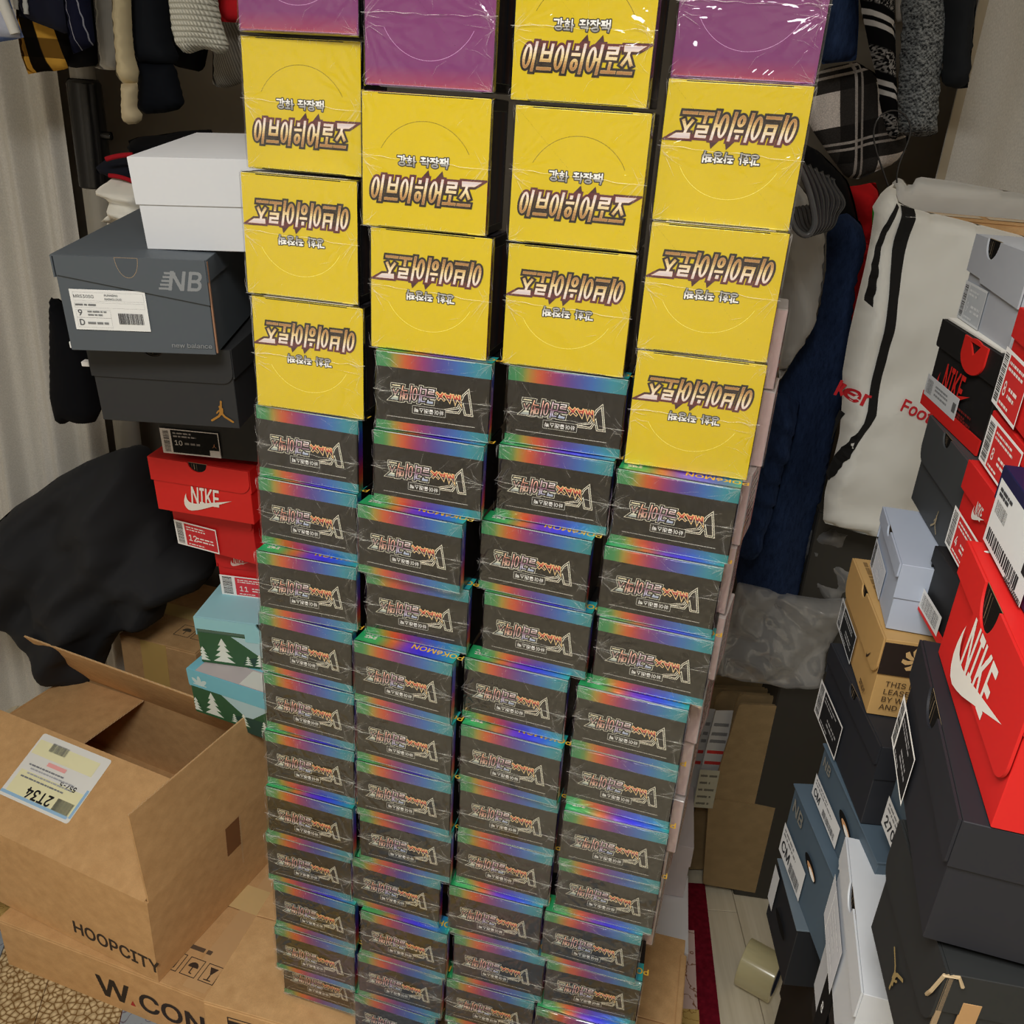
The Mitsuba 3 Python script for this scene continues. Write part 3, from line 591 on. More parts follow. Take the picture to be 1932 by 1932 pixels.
LB, RB = {'NB': [-0.6304, 1.203, 1.363, 0.0418, 0.2033, 0.33, 0.132, -0.0779, 0.022], 'WHITE': [-0.5266, 1.2455, 1.5006, -0.0417, 0.33, 0.2372, 0.1198, -0.1054, 0.0425], 'JORDAN': [-0.6361, 1.2778, 1.2358, -0.0566, 0.2174, 0.33, 0.125, -0.0873, 0.0218], 'B10': [-0.6304, 1.4689, 1.1108, -0.1291, 0.21, 0.33, 0.12, -0.0873, 0.0175], 'RED1': [-0.6635, 1.497, 0.9855, -0.2124, 0.2002, 0.32, 0.1101, -0.0802, 0.0029], 'RED2': [-0.6708, 1.5873, 0.8675, -0.3762, 0.2, 0.32, 0.115, -0.0867, 0.0149], 'RED3': [-0.5928, 1.5982, 0.7495, -0.1376, 0.2, 0.32, 0.115, -0.0864, 0.0184], 'TEAL1': [-0.6184, 1.5218, 0.6315, -0.1322, 0.21, 0.32, 0.115, -0.082, 0.0149], 'TEAL2': [-0.6366, 1.5114, 0.5135, -0.3738, 0.21, 0.32, 0.115, -0.0885, 0.0179], 'JON': [-1.0055, 1.9553, -0.0, -0.2794, 0.2206, 0.35, 0.3967, 0.0, -0.0001]}, {'R15': [0.4299, 1.0087, 0.7268, -1.5393, 0.1939, 0.33, 0.1262, -0.0, 0.0], 'R14': [0.4473, 0.9873, 0.8544, -1.5688, 0.21, 0.33, 0.0892, -0.0, 0.0], 'R12': [0.4539, 1.0549, 0.9451, -1.6112, 0.2208, 0.33, 0.1175, -0.0, -0.0], 'R11': [0.4755, 1.102, 1.0641, -1.7156, 0.2109, 0.33, 0.1079, -0.0, 0.0], 'R9': [0.4891, 1.0807, 1.1734, -1.8024, 0.1722, 0.33, 0.0871, -0.0, 0.0], 'R3': [0.5348, 1.1151, 1.262, -1.7259, 0.21, 0.33, 0.1169, 0.0, 0.0], 'R2': [0.5418, 1.1637, 1.3803, -1.6602, 0.205, 0.33, 0.1137, -0.0, 0.0], 'R1': [0.5561, 1.1647, 1.4953, -1.7089, 0.1939, 0.33, 0.1056, 0.0, -0.0], 'R17': [0.4254, 0.9913, 0.6168, -1.6085, 0.1247, 0.33, 0.1103, -0.0, 0.0], 'R13': [0.4005, 0.7342, 1.1497, -1.8422, 0.252, 0.35, 0.1183, 0.0, -0.0], 'R8': [0.4044, 0.7134, 1.2694, -1.815, 0.2379, 0.35, 0.1154, 0.0, -0.0], 'R7': [0.416, 0.7136, 1.3861, -1.8005, 0.21, 0.33, 0.071, 0.0, -0.0], 'R19': [0.3723, 0.6288, 1.0076, -1.7195, 0.1606, 0.35, 0.1336, 0.0, -0.0], 'R18': [0.4354, 0.8353, 0.7926, -1.8066, 0.22, 0.35, 0.13, 0.0, -0.0], 'R10': [0.4822, 0.9106, 1.2058, -1.6754, 0.2, 0.33, 0.0813, 0.0, 0.0], 'R6': [0.4909, 0.9094, 1.29, -1.7542, 0.2, 0.33, 0.1025, 0.0, -0.0], 'R5': [0.4965, 0.9016, 1.394, -1.786, 0.2, 0.33, 0.0572, 0.0, -0.0], 'R4': [0.4998, 0.9158, 1.4563, -1.819, 0.2, 0.33, 0.0996, 0.0, -0.0], 'R16': [0.4502, 0.7997, 0.979, -1.6483, 0.2, 0.33, 0.1, -0.0, 0.0]}

# ------------------------------------------------------------------ the stack on the left, top to bottom
key = 'white_shoe_box'; fr, A, W, D, H = shoebox(key, LB['WHITE'], (214, 217, 222), lidh=LB['WHITE'][6]*.5, bs='card')
lab(key, 'plain white shoe box with a deep lid, topmost of the left stack', 'shoe box')

p = LB['NB']; W, H = p[4], p[6]
flap = Polygon([(0.004, H), (W, H), (W, H*.54), (.006, H*.80), (.004, H*.80)]); hole = thumb(W, H, .49, .0155, 1.75)
key = 'grey_shoe_box'; fr, A, W, D, H = shoebox(key, p, (80, 87, 94), flap=flap, lidh=.03, edge=(150, 120, 95))
m = M(); addbox(m, fr, W-.0008, W+.0016, .002, .006, H*.02, H*.98, (150, 112, 88), .0003); m.build(key+'__worn_edge', 'card')
pr = Print(A['front'], h0=.0027)
pr.poly(hole.difference(hole.buffer(-.0008)), (150, 128, 104), False); pr.poly(hole.buffer(-.0006), (74, 81, 88))
v, f = text2('NB', .025, True); v = v.copy(); v[:, 0] *= .98; v[:, 0] += .22*v[:, 1]
pr.raw(v+[W*.725, H*.69], f, (134, 138, 142))
for k in range(5): pr.rect(W*(.725-.012*k), H*.69+.025-.0052*k-.0040, W*(.80-.012*k), H*.69+.025-.0052*k-.0010, (134, 138, 142), False)
pr.build(key+'__flap_print', 'card'); labels[key+'__flap_print'] = {'label': 'pale grey two-letter emblem with speed stripes'}
pr = Print(A['front'])
x0, x1, y0, y1 = W*.075, W*.575, H*.235, H*.66
pr.rect(x0, y0, x1, y1, (224, 226, 226)); g = LineString
for (a, b, c, d) in ((.04, .72, .97, .93), (.04, .55, .97, .68), (.04, .06, .5, .5), (.04, .3, .5, .31)):
    q = sbox(x0+(x1-x0)*a, y0+(y1-y0)*b, x0+(x1-x0)*c, y0+(y1-y0)*d); pr.poly(q.difference(q.buffer(-.0003)), (150, 152, 154), False)
pr.text('MR530SG', x0+.004, y0+(y1-y0)*.79, .0042, (90, 92, 95)); pr.text('RUNNING', x0+(x1-x0)*.45, y0+(y1-y0)*.84, .0028, (90, 92, 95)); pr.text('RAINCLOUD', x0+(x1-x0)*.45, y0+(y1-y0)*.75, .0028, (90, 92, 95))
pr.lines(x0+.005, x0+.04, [y0+(y1-y0)*.6], .0026, (110, 112, 114)); pr.text('9', x0+.006, y0+(y1-y0)*.36, .008, (90, 92, 95)); pr.text('D', x0+.006, y0+(y1-y0)*.12, .008, (90, 92, 95))
pr.lines(x0+.02, x0+.046, [y0+(y1-y0)*.44, y0+(y1-y0)*.36], .0022, (120, 122, 124), 4); pr.lines(x0+.018, x0+.05, [y0+(y1-y0)*.15], .003, (120, 122, 124), 5)
pr.barcode(x0+(x1-x0)*.6, y0+(y1-y0)*.17, x0+(x1-x0)*.93, y0+(y1-y0)*.44, (60, 60, 62), 4)
pr.build(key+'__size_label', 'paper'); labels[key+'__size_label'] = {'label': 'white size label with a barcode'}
pr = Print(A['front']); pr.text('new balance', W*.70, H*.075, .0062, (126, 130, 134), True, sx=1.1); pr.build(key+'__lettering', 'card')
lab(key, 'grey shoe box with a slanted lid flap and white size label, under the white box', 'shoe box')

p = LB['JORDAN']; W, H = p[4], p[6]
key = 'black_shoe_box'; fr, A, W, D, H = shoebox(key, p, (44, 45, 47), flap=rflap(W, H, H*.42, .018, left=False, cut=thumb(W, H, .47, .018)), hole=thumb(W, H, .47, .017), edge=(96, 84, 70))
pr = Print(A['front']); pr.poly(place(JM, W*.80, H*.08, .034), (168, 118, 48)); pr.build(key+'__emblem', 'foil'); labels[key+'__emblem'] = {'label': 'golden leaping figure emblem'}
m = M(); addbox(m, fr, -.026, -.001, .0, .05, H*.90, H*.98, (226, 226, 226)); addbox(m, fr, -.014, -.002, .0, .012, H*.68, H*.74, (226, 226, 226)); m.build(key+'__paper_lining', 'paper')
lab(key, 'black shoe box with a golden emblem, under the grey box of the left stack', 'shoe box')

p = LB['B10']; key = 'black_shoe_box_001'; fr, A, W, D, H = shoebox(key, p, (22, 22, 23), lidh=.04)
pr = Print(A['front'], h0=.002); x0, x1, y0, y1 = .004, W*.54, H*.0+.002, H*.42
pr.rect(x0, y0, x1, y1, (205, 200, 200)); pr.rect(x0+.02, y0+.003, x1-.002, y1-.002, (16, 16, 17)); pr.barcode(x0+.005, y0+.004, x0+.016, y1-.004, (70, 66, 66), 5, False)
pr.text('10', x0+.024, y0+.018, .009, (190, 186, 186)); pr.lines(x0+.024, x1-.03, [y1-.009, y1-.015], .003, (150, 146, 146), 3); pr.lines(x0+.044, x1-.03, [y0+.02], .004, (130, 126, 126), 6)
pr.rect(x1-.02, y0+.002, x1-.001, y0+.014, (205, 200, 200)); pr.poly(place(JM, x1-.014, y0+.019, .008), (176, 120, 86))
pr.build(key+'__size_label', 'paper'); labels[key+'__size_label'] = {'label': 'black and white size label reading 10'}
lab(key, 'black shoe box with a black-and-white label reading 10, on the red box', 'shoe box')

p = LB['RED1']; W, H = p[4], p[6]; RED = (208, 36, 32)
key = 'red_shoe_box'; fr, A, W, D, H = shoebox(key, p, RED, flap=rflap(W, H, H*.42, .022, left=False, cut=thumb(W, H, .5, .0185)), hole=thumb(W, H, .5, .0185), lidh=.045)
pr = Print(A['front']); nike_logo(pr, W*.30, H*.06, W*.50, (226, 222, 214), 1.25); pr.build(key+'__logo', 'card'); labels[key+'__logo'] = {'label': 'white lettering over a white curved swoosh'}
lab(key, 'red shoe box with a white swoosh and lettering NIKE on its end', 'shoe box')
p = LB['RED2']; W, H = p[4], p[6]
key = 'red_shoe_box_001'; fr, A, W, D, H = shoebox(key, p, (196, 34, 34), flap=rflap(W, H, H*.34, .012), lidh=.04)
pr = Print(A['front'], h0=.0026); pr.poly(aff.scale(Point(W*.62, H).buffer(.026, 16), 1, .6, origin=(W*.62, H)).intersection(sbox(0, 0, W, H)), (206, 200, 196)); pr.build(key+'__white_tab', 'paper')
pr = Print(A['front'], h0=.0027); shoe_label(pr, .006, .004, W*.55, H*.52, (200, 52, 58), '12', 8); pr.build(key+'__size_label', 'paper'); labels[key+'__size_label'] = {'label': 'red and white size label reading 12'}
lab(key, 'red shoe box with a label reading 12, beneath the box with the white swoosh', 'shoe box')
p = LB['RED3']; W, H = p[4], p[6]
key = 'red_shoe_box_002'; fr, A, W, D, H = shoebox(key, p, (196, 30, 32), flap=rflap(W, H, H*.38, .02), lidh=.045)
pr = Print(A['front'], h0=.0026); nike_logo(pr, W*.16, H*.66, W*.2, (220, 190, 186), 1.2); pr.build(key+'__logo', 'card')
pr = Print(A['front'], h0=.0027); shoe_label(pr, .003, .004, W*.7, H*.46, (212, 62, 74), '11', 9); pr.build(key+'__size_label', 'paper'); labels[key+'__size_label'] = {'label': 'red and white size label reading 11'}
lab(key, 'red shoe box with a label reading 11, standing on the pale blue box', 'shoe box')
def snowy(pr, W, H, seed):
    r = np.random.default_rng(seed)
    pr.rect(.003, .002, W-.003, H*.68, (52, 92, 62)); pr.poly(Polygon([(W*.35, H*.66), (W*.68, H*.22), (W*.98, H*.66)]), (176, 206, 214))
    pr.poly(aff.scale(Point(W*.75, H*.1).buffer(W*.3), 1, .35), (40, 72, 64))
    for x, s in ((.25, 1.0), (.5, .42), (.62, .55), (.86, .5), (.04, .6)):
        for k, c in ((0, (44, 92, 58)), (1, (222, 230, 224))):
            for q in range(4):
                y = H*(.04+.12*q*s); w = W*.13*s*(1-.2*q); pr.poly(Polygon([(W*x-w*(1-.12*k), y+.004*k), (W*x+w*(1-.12*k), y+.004*k), (W*x, y+H*.2*s)]).intersection(sbox(.003, .002, W-.003, H*.66)), c if q % 2 == k or k else (60, 108, 72), False)
            pr.h += .0001
for nm, key, lh in (('TEAL1', 'pale_blue_shoe_box', .40), ('TEAL2', 'pale_blue_shoe_box_001', .36)):
    p = LB[nm]; W, H = p[4], p[6]
    fr, A, W, D, H = shoebox(key, p, (150, 205, 216) if nm == 'TEAL1' else (120, 190, 210), flap=rflap(W, H, H*lh, .026 if nm == 'TEAL1' else .004, right=nm != 'TEAL1', cut=thumb(W, H, .72, .02) if nm == 'TEAL1' else None), hole=thumb(W, H, .72, .019) if nm == 'TEAL1' else None, lidh=.045, edge=(120, 150, 150), bodycol=(92, 116, 102))
    pr = Print(A['front']); snowy(pr, W, H, 3); pr.build(key+'__picture_print', 'card'); labels[key+'__picture_print'] = {'label': 'printed snowy fir trees'}
    if nm == 'TEAL2':
        pr = Print(A['front'], h0=.0027); pr.poly(place(TREFOIL, W*.14, H*.70, .024), (196, 220, 224)); pr.rect(W*.06, H*.70, W*.22, H*.725, (196, 220, 224)); pr.build(key+'__emblem', 'card')
        pr = Print(A['top']); pr.rect(W*.1, .0, W*.98, .05, (186, 178, 180)); pr.rect(W*.62, .002, W*.9, .046, (210, 212, 206)); pr.build(key+'__paper_band', 'paper')
lab('pale_blue_shoe_box', 'pale blue shoe box with printed snowy trees under a rounded lid, below the red boxes', 'shoe box')
lab('pale_blue_shoe_box_001', 'pale blue shoe box with a white three-leaf emblem, lowest of the left stack', 'shoe box')

def cmap(c): return c
def plain_box(key, prm, col, label, cat='shoe box', lidh=.045, **k):
    r = shoebox(key, prm, col, lidh=lidh, **k); lab(key, label, cat); return r
# what stands right behind the tower's left edge, and what carries the stacks
fr, A, W, D, H = shoebox('white_shoe_box_001', [-.372, 1.262, 1.372, -.02, .2, .3, .12, -.08, .02], (206, 209, 214), flap=rflap(.2, .12, .07, .05), lidh=.04)
pr = Print(A['front']); pr.rect(.012, .006, .09, .045, (222, 224, 226)); pr.barcode(.02, .012, .045, .04, (130, 132, 136), 5, False); pr.build('white_shoe_box_001__size_label', 'paper')
lab('white_shoe_box_001', 'white shoe box with a rounded flap, half hidden between the grey box and the yellow boxes', 'shoe box')
plain_box('black_shoe_box_002', [-.392, 1.34, 1.26, -.1, .2, .33, .108, 0, 0], (20, 20, 21), 'black shoe box in the gap under the half-hidden white one', flap=None)
plain_box('red_shoe_box_003', [-.432, 1.44, 1.008, -.05, .2, .32, .115, -.03, .0], (214, 40, 38), 'bright red shoe box edge touching the tower, level with the rainbow boxes', flap=None)
plain_box('red_shoe_box_004', [-.424, 1.43, .885, -.12, .2, .32, .112, -.03, .0], (214, 40, 38), 'bright red shoe box edge touching the tower, lower of the two', flap=None)
plain_box('black_shoe_box_003', [-.43, 1.45, 1.135, -.05, .2, .32, .115, -.03, .0], (18, 18, 19), 'black shoe box in the dark above the bright red box edges', flap=None)

# ------------------------------------------------------------------ the stacks on the right
p = RB['R1']; W, H = p[4], p[6]; hole = thumb(W, H, .36, .022, 1.0)
flap = Polygon([(0, H), (W, H), (W, H*.46), (W*.30, H*.52), (W*.28, H*.56), (0, H*.58)])
key = 'light_grey_shoe_box'; fr, A, W, D, H = shoebox(key, p, (176, 181, 190), flap=flap.difference(hole), hole=hole, lidh=.03, edge=(150, 136, 112))
pr = Print(A['front']); shoe_label(pr, .004, .003, W*.46, H*.47, (180, 186, 192), '9', 12, (206, 210, 214), (214, 218, 222)); pr.build(key+'__size_label', 'paper')
lab(key, 'light grey shoe box with a dark finger hole, in front of the white paper bag', 'shoe box')
p = RB['R2']; key = 'black_red_shoe_box'; W, H = p[4], p[6]
fr, A, W, D, H = shoebox(key, p, (26, 26, 27), flap=rflap(W, H, H*.3, .004), lidh=.036, bodycol=(26, 26, 27))
m = M(); plate(m, A['front'], sbox(-.001, 0, W+.001, H*.16), .0004, .003, (202, 34, 30)); m.build(key+'__red_base', 'card')
pr = Print(A['front'], h0=.0028)
v, f = text2('NIKE', H*.31, True); v = v.copy(); v[:, 0] = (v[:, 0]-v[:, 0].min())/np.ptp(v[:, 0])*W*.33+W*.27+.05*v[:, 1]; v[:, 1] += H*.29; pr.raw(v, f, (202, 36, 32)); pr.poly(place(SW, W*.16, H*.08, W*.57, 0, 1.0), (202, 36, 32))
pr.lines(W*.56, W*.84, [H*.26, H*.21, H*.18], H*.025, (110, 30, 28), 5); pr.build(key+'__logo', 'card'); labels[key+'__logo'] = {'label': 'red lettering over a red swoosh'}
m = M(); tongue = unary_union([sbox(W*.45, H*.84, W*.81, H), aff.scale(Point(W*.63, H*.84).buffer(W*.18), 1, .55)]).difference(Polygon([(W*.55, H*.97), (W*.71, H*.97), (W*.63, H*.85)])); plate(m, A['front'], tongue, .0028, .005, (206, 36, 30)); m.build(key+'__red_tab', 'card')
m = M(); addbox(m, fr, W*.03, W*.9, .002, .05, H, H+.0035, (216, 214, 208)); m.build(key+'__tissue_paper', 'paper')
m = M(); q = sbox(W*.02, H*.13, W*.60, H*.37); plate(m, A['front'], q, .003, .0036, (188, 192, 196)); m.build(key+'__size_label', 'paper')
pr = Print(A['front'], h0=.0038); pr.barcode(W*.05, H*.17, W*.15, H*.33, (90, 94, 98), 5); pr.lines(W*.2, W*.5, [H*.29, H*.25, H*.2], H*.022, (130, 134, 138), 8); pr.rect(W*.53, H*.2, W*.58, H*.3, (90, 92, 94)); pr.build(key+'__size_label__print', 'paper')
lab(key, 'black shoe box with red lettering NIKE and a red base, under the light grey box', 'shoe box')
p = RB['R3']; W, H = p[4], p[6]; key = 'charcoal_shoe_box'; fr, A, W, D, H = shoebox(key, p, (64, 67, 69), flap=rflap(W, H, H*.5, .02, cut=thumb(W, H, .42, .016)), hole=thumb(W, H, .42, .016), edge=(120, 106, 84))
pr = Print(A['front']); pr.poly(place(JM, W*.52, H*.06, .026), (164, 142, 92)); pr.build(key+'__emblem', 'foil')
lab(key, 'charcoal shoe box with a small golden emblem, under the black box with red lettering', 'shoe box')
p = RB['R9']; W, H = p[4], p[6]; key = 'pale_blue_grey_shoe_box'; fr, A, W, D, H = shoebox(key, p, (170, 180, 198), flap=rflap(W, H, H*.22, .004, cut=thumb(W, H, .42, .011)), hole=thumb(W, H, .42, .013, 1.5), lidh=H*.5, edge=(120, 110, 90))
pr = Print(A['front']); shoe_label(pr, .003, .003, W*.62, H*.5, (186, 192, 202), '', 14, (206, 212, 220), (214, 218, 224)); pr.build(key+'__size_label', 'paper')
lab(key, 'small pale blue-grey shoe box standing on the tan box', 'shoe box')
p = RB['R11']; W, H = p[4], p[6]; key = 'tan_shoe_box'; fr, A, W, D, H = shoebox(key, p, (184, 148, 94), flap=rflap(W, H, H*.5, .02, cut=thumb(W, H, .42, .013)), hole=thumb(W, H, .42, .015, 1.2), lidh=H*.44, edge=(140, 112, 70))
pr = Print(A['right'], h0=.0016); pr.rect(.0, H*.56, D, H-.004, (38, 28, 24))
cx, cy = .040, H*.78
for k in range(8):
    a = k*45; pr.poly(place(Polygon([(.1, .04), (.3, .3), (.7, .42), (1, .24), (.96, -.04), (.6, .06), (.3, .02)]), cx, cy, .017, a), (190, 156, 108), False)
for i, s in enumerate(('THIS BOX IS', 'LEASED', 'BY WIND', 'AND')): pr.text(s, .012, H*.41-.0108*i, .0072, (62, 46, 30), False)
pr.build(key+'__lid_print', 'card'); labels[key+'__lid_print'] = {'label': 'dark brown band with a pinwheel flower over small brown lettering'}
pr = Print(A['front'], h0=.0028); shoe_label(pr, .003, .004, W*.52, H*.44, (34, 36, 38), '', 15, (200, 202, 204), (170, 172, 174)); pr.poly(place(SW, W*.80, H*.50, .02, 30), (50, 38, 28)); pr.lines(W*.80, W*.96, [H*.2, H*.16], H*.03, (90, 70, 44)); pr.build(key+'__size_label', 'paper')
pr = Print(A['top']); pr.lines(.01, W*.8, [.01, .022, .034], .005, (128, 100, 60), 4); pr.build(key+'__top_print', 'card')
lab(key, 'tan kraft shoe box with a dark brown lid band and pinwheel flower', 'shoe box')
p = RB['R12']; W, H = p[4], p[6]; key = 'black_shoe_box_004'; fr, A, W, D, H = shoebox(key, p, (38, 40, 46), flap=rflap(W, H, H*.24, .004, cut=thumb(W, H, .5, .014)), hole=thumb(W, H, .52, .018, 1.4), lidh=H*.4, edge=(150, 130, 100))
pr = Print(A['front'], h0=.0026); shoe_label(pr, .001, .004, W*.50, H*.50, (28, 28, 30), '', 16, (214, 214, 214), (150, 150, 152)); pr.build(key+'__size_label', 'paper'); labels[key+'__size_label'] = {'label': 'black and white size label'}
lab(key, 'black shoe box with a lens-shaped finger hole, beneath the tan box', 'shoe box')
BG = (76, 92, 106)
for nm, key, l in (('R14', 'blue_grey_shoe_box', 'blue-grey shoe box with a white label beneath the black box under the tan one'), ('R15', 'blue_grey_shoe_box_001', 'blue-grey shoe box with a white label, lower of the two stacked ones'), ('R16', 'blue_grey_shoe_box_002', 'blue-grey shoe box with a label reading 270, wedged behind the white box')):
    p = RB[nm]; W, H = p[4], p[6]; hole = aff.rotate(aff.scale(Point(W*.56, H*.62).buffer(.018, 16), 1.3, .5), -8)
    fr, A, W, D, H = shoebox(key, p, BG, lidh=.02, rim=False)
    pr = Print(A['front'], h0=.0016); pr.poly(hole, (14, 14, 15)); pr.poly(aff.translate(aff.scale(hole, .7, .55), .004, -.002), (196, 150, 110)); pr.poly(aff.translate(aff.scale(hole, .5, .45), .008, -.004), (232, 230, 226)); pr.build(key+'__finger_hole', 'paper'); labels[key+'__finger_hole'] = {'label': 'oval hole showing wrapping paper'}
    pr = Print(A['front'], h0=.0016); x1 = W*.52
    pr.rect(.004, .006, x1, H*.46, (206, 208, 210)); pr.lines(.01, x1-.02, [H*.38, H*.32], H*.03, (120, 122, 126), 3); pr.barcode(.05, .010, x1-.01, H*.22, (90, 92, 96), 6)
    pr.text('270' if nm == 'R16' else 'CM', .010, H*.13, H*.13, (50, 52, 56)); pr.build(key+'__size_label', 'paper'); labels[key+'__size_label'] = {'label': 'white size label'}
    pr = Print(A['front'], h0=.0016); v, f = text2('NB', H*.16, True); pr.raw(v*[1.1, 1]+[.014, H*.74], f, (128, 128, 122)); pr.build(key+'__logo', 'card')
    lab(key, l, 'shoe box')
p = RB['R17']; key = 'dark_shoe_box'; W, H = p[4], p[6]; fr, A, W, D, H = shoebox(key, p, (46, 50, 56), lidh=.03, lidcol=(92, 104, 114), bodycol=(30, 33, 38), rim=False)
pr = Print(A['front'], h0=.0016); pr.poly(aff.scale(Point(W*.55, H*.5).buffer(.02), 1.4, .35), (10, 10, 10)); pr.rect(.0, H*.3, W*.22, H*.9, (186, 188, 190)); pr.build(key+'__size_label', 'paper')
lab(key, 'dark shoe box with a blue-grey top, beneath the lower blue-grey box beside the tape roll', 'shoe box')
p = RB['R18']; W, H = p[4], p[6]; key = 'white_shoe_box_002'; fr, A, W, D, H = shoebox(key, p, (198, 202, 208), flap=rflap(W, H, H*.3, .004, cut=thumb(W, H, .42, .02)), hole=thumb(W, H, .47, .024, .5), lidh=H*.4, edge=(120, 104, 84))
pr = Print(A['front'], h0=.0026); q = sbox(.004, .004, W*.56, H*.56); pr.poly(q, (186, 188, 194)); pr.poly(q.difference(q.buffer(-.0012)), (222, 224, 226), False); pr.rect(W*.13, .004, W*.14, H*.56, (222, 224, 226)); pr.lines(W*.18, W*.5, [H*.42, H*.34, H*.26, H*.14], H*.03, (206, 208, 212), 4); pr.build(key+'__size_label', 'paper'); labels[key+'__size_label'] = {'label': 'grey size label with a white frame'}
lab(key, 'large white shoe box with a dark finger slot, front of the right stacks', 'shoe box')
p = RB['R13']; W, H = p[4], p[6]; key = 'black_shoe_box_005'; fr, A, W, D, H = shoebox(key, p, (36, 37, 43), flap=rflap(W, H, H*.36, .004, cut=thumb(W, H, .42, .024)), hole=thumb(W, H, .44, .027, .95), lidh=H*.36, edge=(160, 140, 110))
pr = Print(A['front'], h0=.0026); shoe_label(pr, .002, .003, W*.42, H*.48, (26, 26, 28), '', 18, (228, 228, 228), (150, 150, 154)); pr.build(key+'__size_label', 'paper'); labels[key+'__size_label'] = {'label': 'black and white size label'}
lab(key, 'large black shoe box under the big red one, with a black-and-white label', 'shoe box')
p = RB['R19']; W, H = p[4], p[6]; key = 'black_shoe_box_006'; fr, A, W, D, H = shoebox(key, p, (38, 40, 41), flap=rflap(W, H, H*.48, .02), lidh=H*.3, edge=(150, 130, 100))
pr = Print(A['front']); pr.poly(place(JM, W*.62, H*.36, .034, 180), (168, 146, 96)); pr.build(key+'__emblem', 'foil')
m = M(); addbox(m, fr, W-.0014, W+.0012, .0, .004, 0, H*.98, (150, 128, 100), .0004); tube(m, fr.P(np.array([[W-.012, -.004, H*.70], [W-.004, -.006, H*.80], [W, -.003, H*.97], [W+.003, .006, H*1.0], [W+.004, .010, H*.94]])), .0016, (176, 156, 124), 6); m.build(key+'__bent_flap', 'card')
m = M(); addbox(m, fr, W-.0005, W+.0015, .016, .030, H*.52, H*.80, (176, 138, 94)); m.build(key+'__cardboard_tab', 'card')
lab(key, 'black shoe box with an upside-down golden emblem in the lower right corner', 'shoe box')
p = RB['R8']; W, H = p[4], p[6]; key = 'red_shoe_box_005'; hole = thumb(W, H, .45, .026, 1.15)
fl = unary_union([sbox(0, H*.72, W, H), sbox(W*.32, H*.30, W, H).buffer(-.02).buffer(.02), sbox(W*.32, H*.72, W, H)])
fr, A, W, D, H = shoebox(key, p, (206, 34, 32), flap=fl.difference(hole), hole=hole, lidh=H*.3, edge=(150, 124, 92))
pr = Print(A['front'], h0=.0027); nike_logo(pr, W*.25, H*.10, W*.62, (228, 226, 222), 1.1); pr.build(key+'__logo', 'card'); labels[key+'__logo'] = {'label': 'big white lettering over a white swoosh'}
pr = Print(A['top']); pr.poly(LineString([(.02, .01), (.012, .03), (.08, .05)]).buffer(.002), (230, 226, 224)); pr.build(key+'__top_print', 'card')
lab(key, 'big bright red shoe box with white lettering NIKE and swoosh at the right edge', 'shoe box')
p = RB['R7']; W, H = p[4], p[6]; key = 'navy_shoe_box'; fr, A, W, D, H = shoebox(key, p, (22, 24, 66), lidh=.03)
pr = Print(A['front'], h0=.0018); x1 = W*.62; pr.rect(.004, .003, x1, H*.86, (206, 210, 214)); pr.barcode(.012, H*.46, .045, H*.62, (60, 62, 66), 7); pr.barcode(.012, H*.10, x1-.02, H*.26, (40, 42, 46), 9); pr.text('JAAHDLDD0008U', x1-.05, H*.04, .004, (40, 42, 46)); pr.lines(.012, .05, [H*.74, H*.68], .003, (60, 62, 66), 4); pr.rect(x1-.018, H*.34, x1-.008, H*.5, (30, 30, 34)); pr.build(key+'__shipping_label', 'paper'); labels[key+'__shipping_label'] = {'label': 'white shipping label with barcodes'}
lab(key, 'navy shoe box with a large white barcode label, on the big red box', 'shoe box')
p = RB['R10']; W, H = p[4], p[6]; key = 'black_red_shoe_box_001'; fr, A, W, D, H = shoebox(key, p, (30, 31, 33), flap=rflap(W, H, H*.4, .03), lidh=.03)
m = M(); plate(m, A['front'], sbox(0, 0, W, H*.12), .0004, .003, (202, 34, 30)); m.build(key+'__red_base', 'card')
pr = Print(A['front'], h0=.0034); pr.rect(.004, H*.06, W*.36, H*.36, (208, 210, 212)); pr.barcode(W*.05, H*.1, W*.32, H*.31, (110, 112, 116), 8); pr.build(key+'__size_label', 'paper')
lab(key, 'black shoe box with a red base and white barcode label, right of the pale blue-grey box', 'shoe box')
for nm, key, l, num, lx in (('R6', 'red_shoe_box_006', 'red shoe box with a small white logo and a label reading 4, on the black one', '4', (.0, .02, .52, .48)), ('R5', 'red_shoe_box_007', 'thin red shoe box with a red-and-white label under the box reading 8', '8', (.0, .04, .62, .92)), ('R4', 'red_shoe_box_008', 'red shoe box with a label reading 8 at the right edge of the picture', '8', (.0, .0, .52, .60))):
    p = RB[nm]; W, H = p[4], p[6]; fr, A, W, D, H = shoebox(key, p, (206, 36, 34), flap=rflap(W, H, H*.52, .03) if nm == 'R6' else None, lidh=H*.3)
    pr = Print(A['front'], h0=.0027); shoe_label(pr, W*lx[0]+.001, H*lx[1]+.001, W*lx[2], H*lx[3], (202, 48, 48), num, 20+ord(nm[1])); 
    pr.build(key+'__size_label', 'paper'); labels[key+'__size_label'] = {'label': 'red and white size label'}
    if nm == 'R6': pr = Print(A['front'], h0=.0028); nike_logo(pr, W*.28, H*.56, W*.2, (226, 222, 218), 1.3); pr.build(key+'__logo', 'card')
    if nm == 'R5': pr = Print(A['front'], h0=.0028); pr.poly(aff.scale(Point(W*.86, H*.5).buffer(H*.3), 1.8, 1), (214, 210, 208)); pr.build(key+'__logo', 'card')
    lab(key, l, 'shoe box')
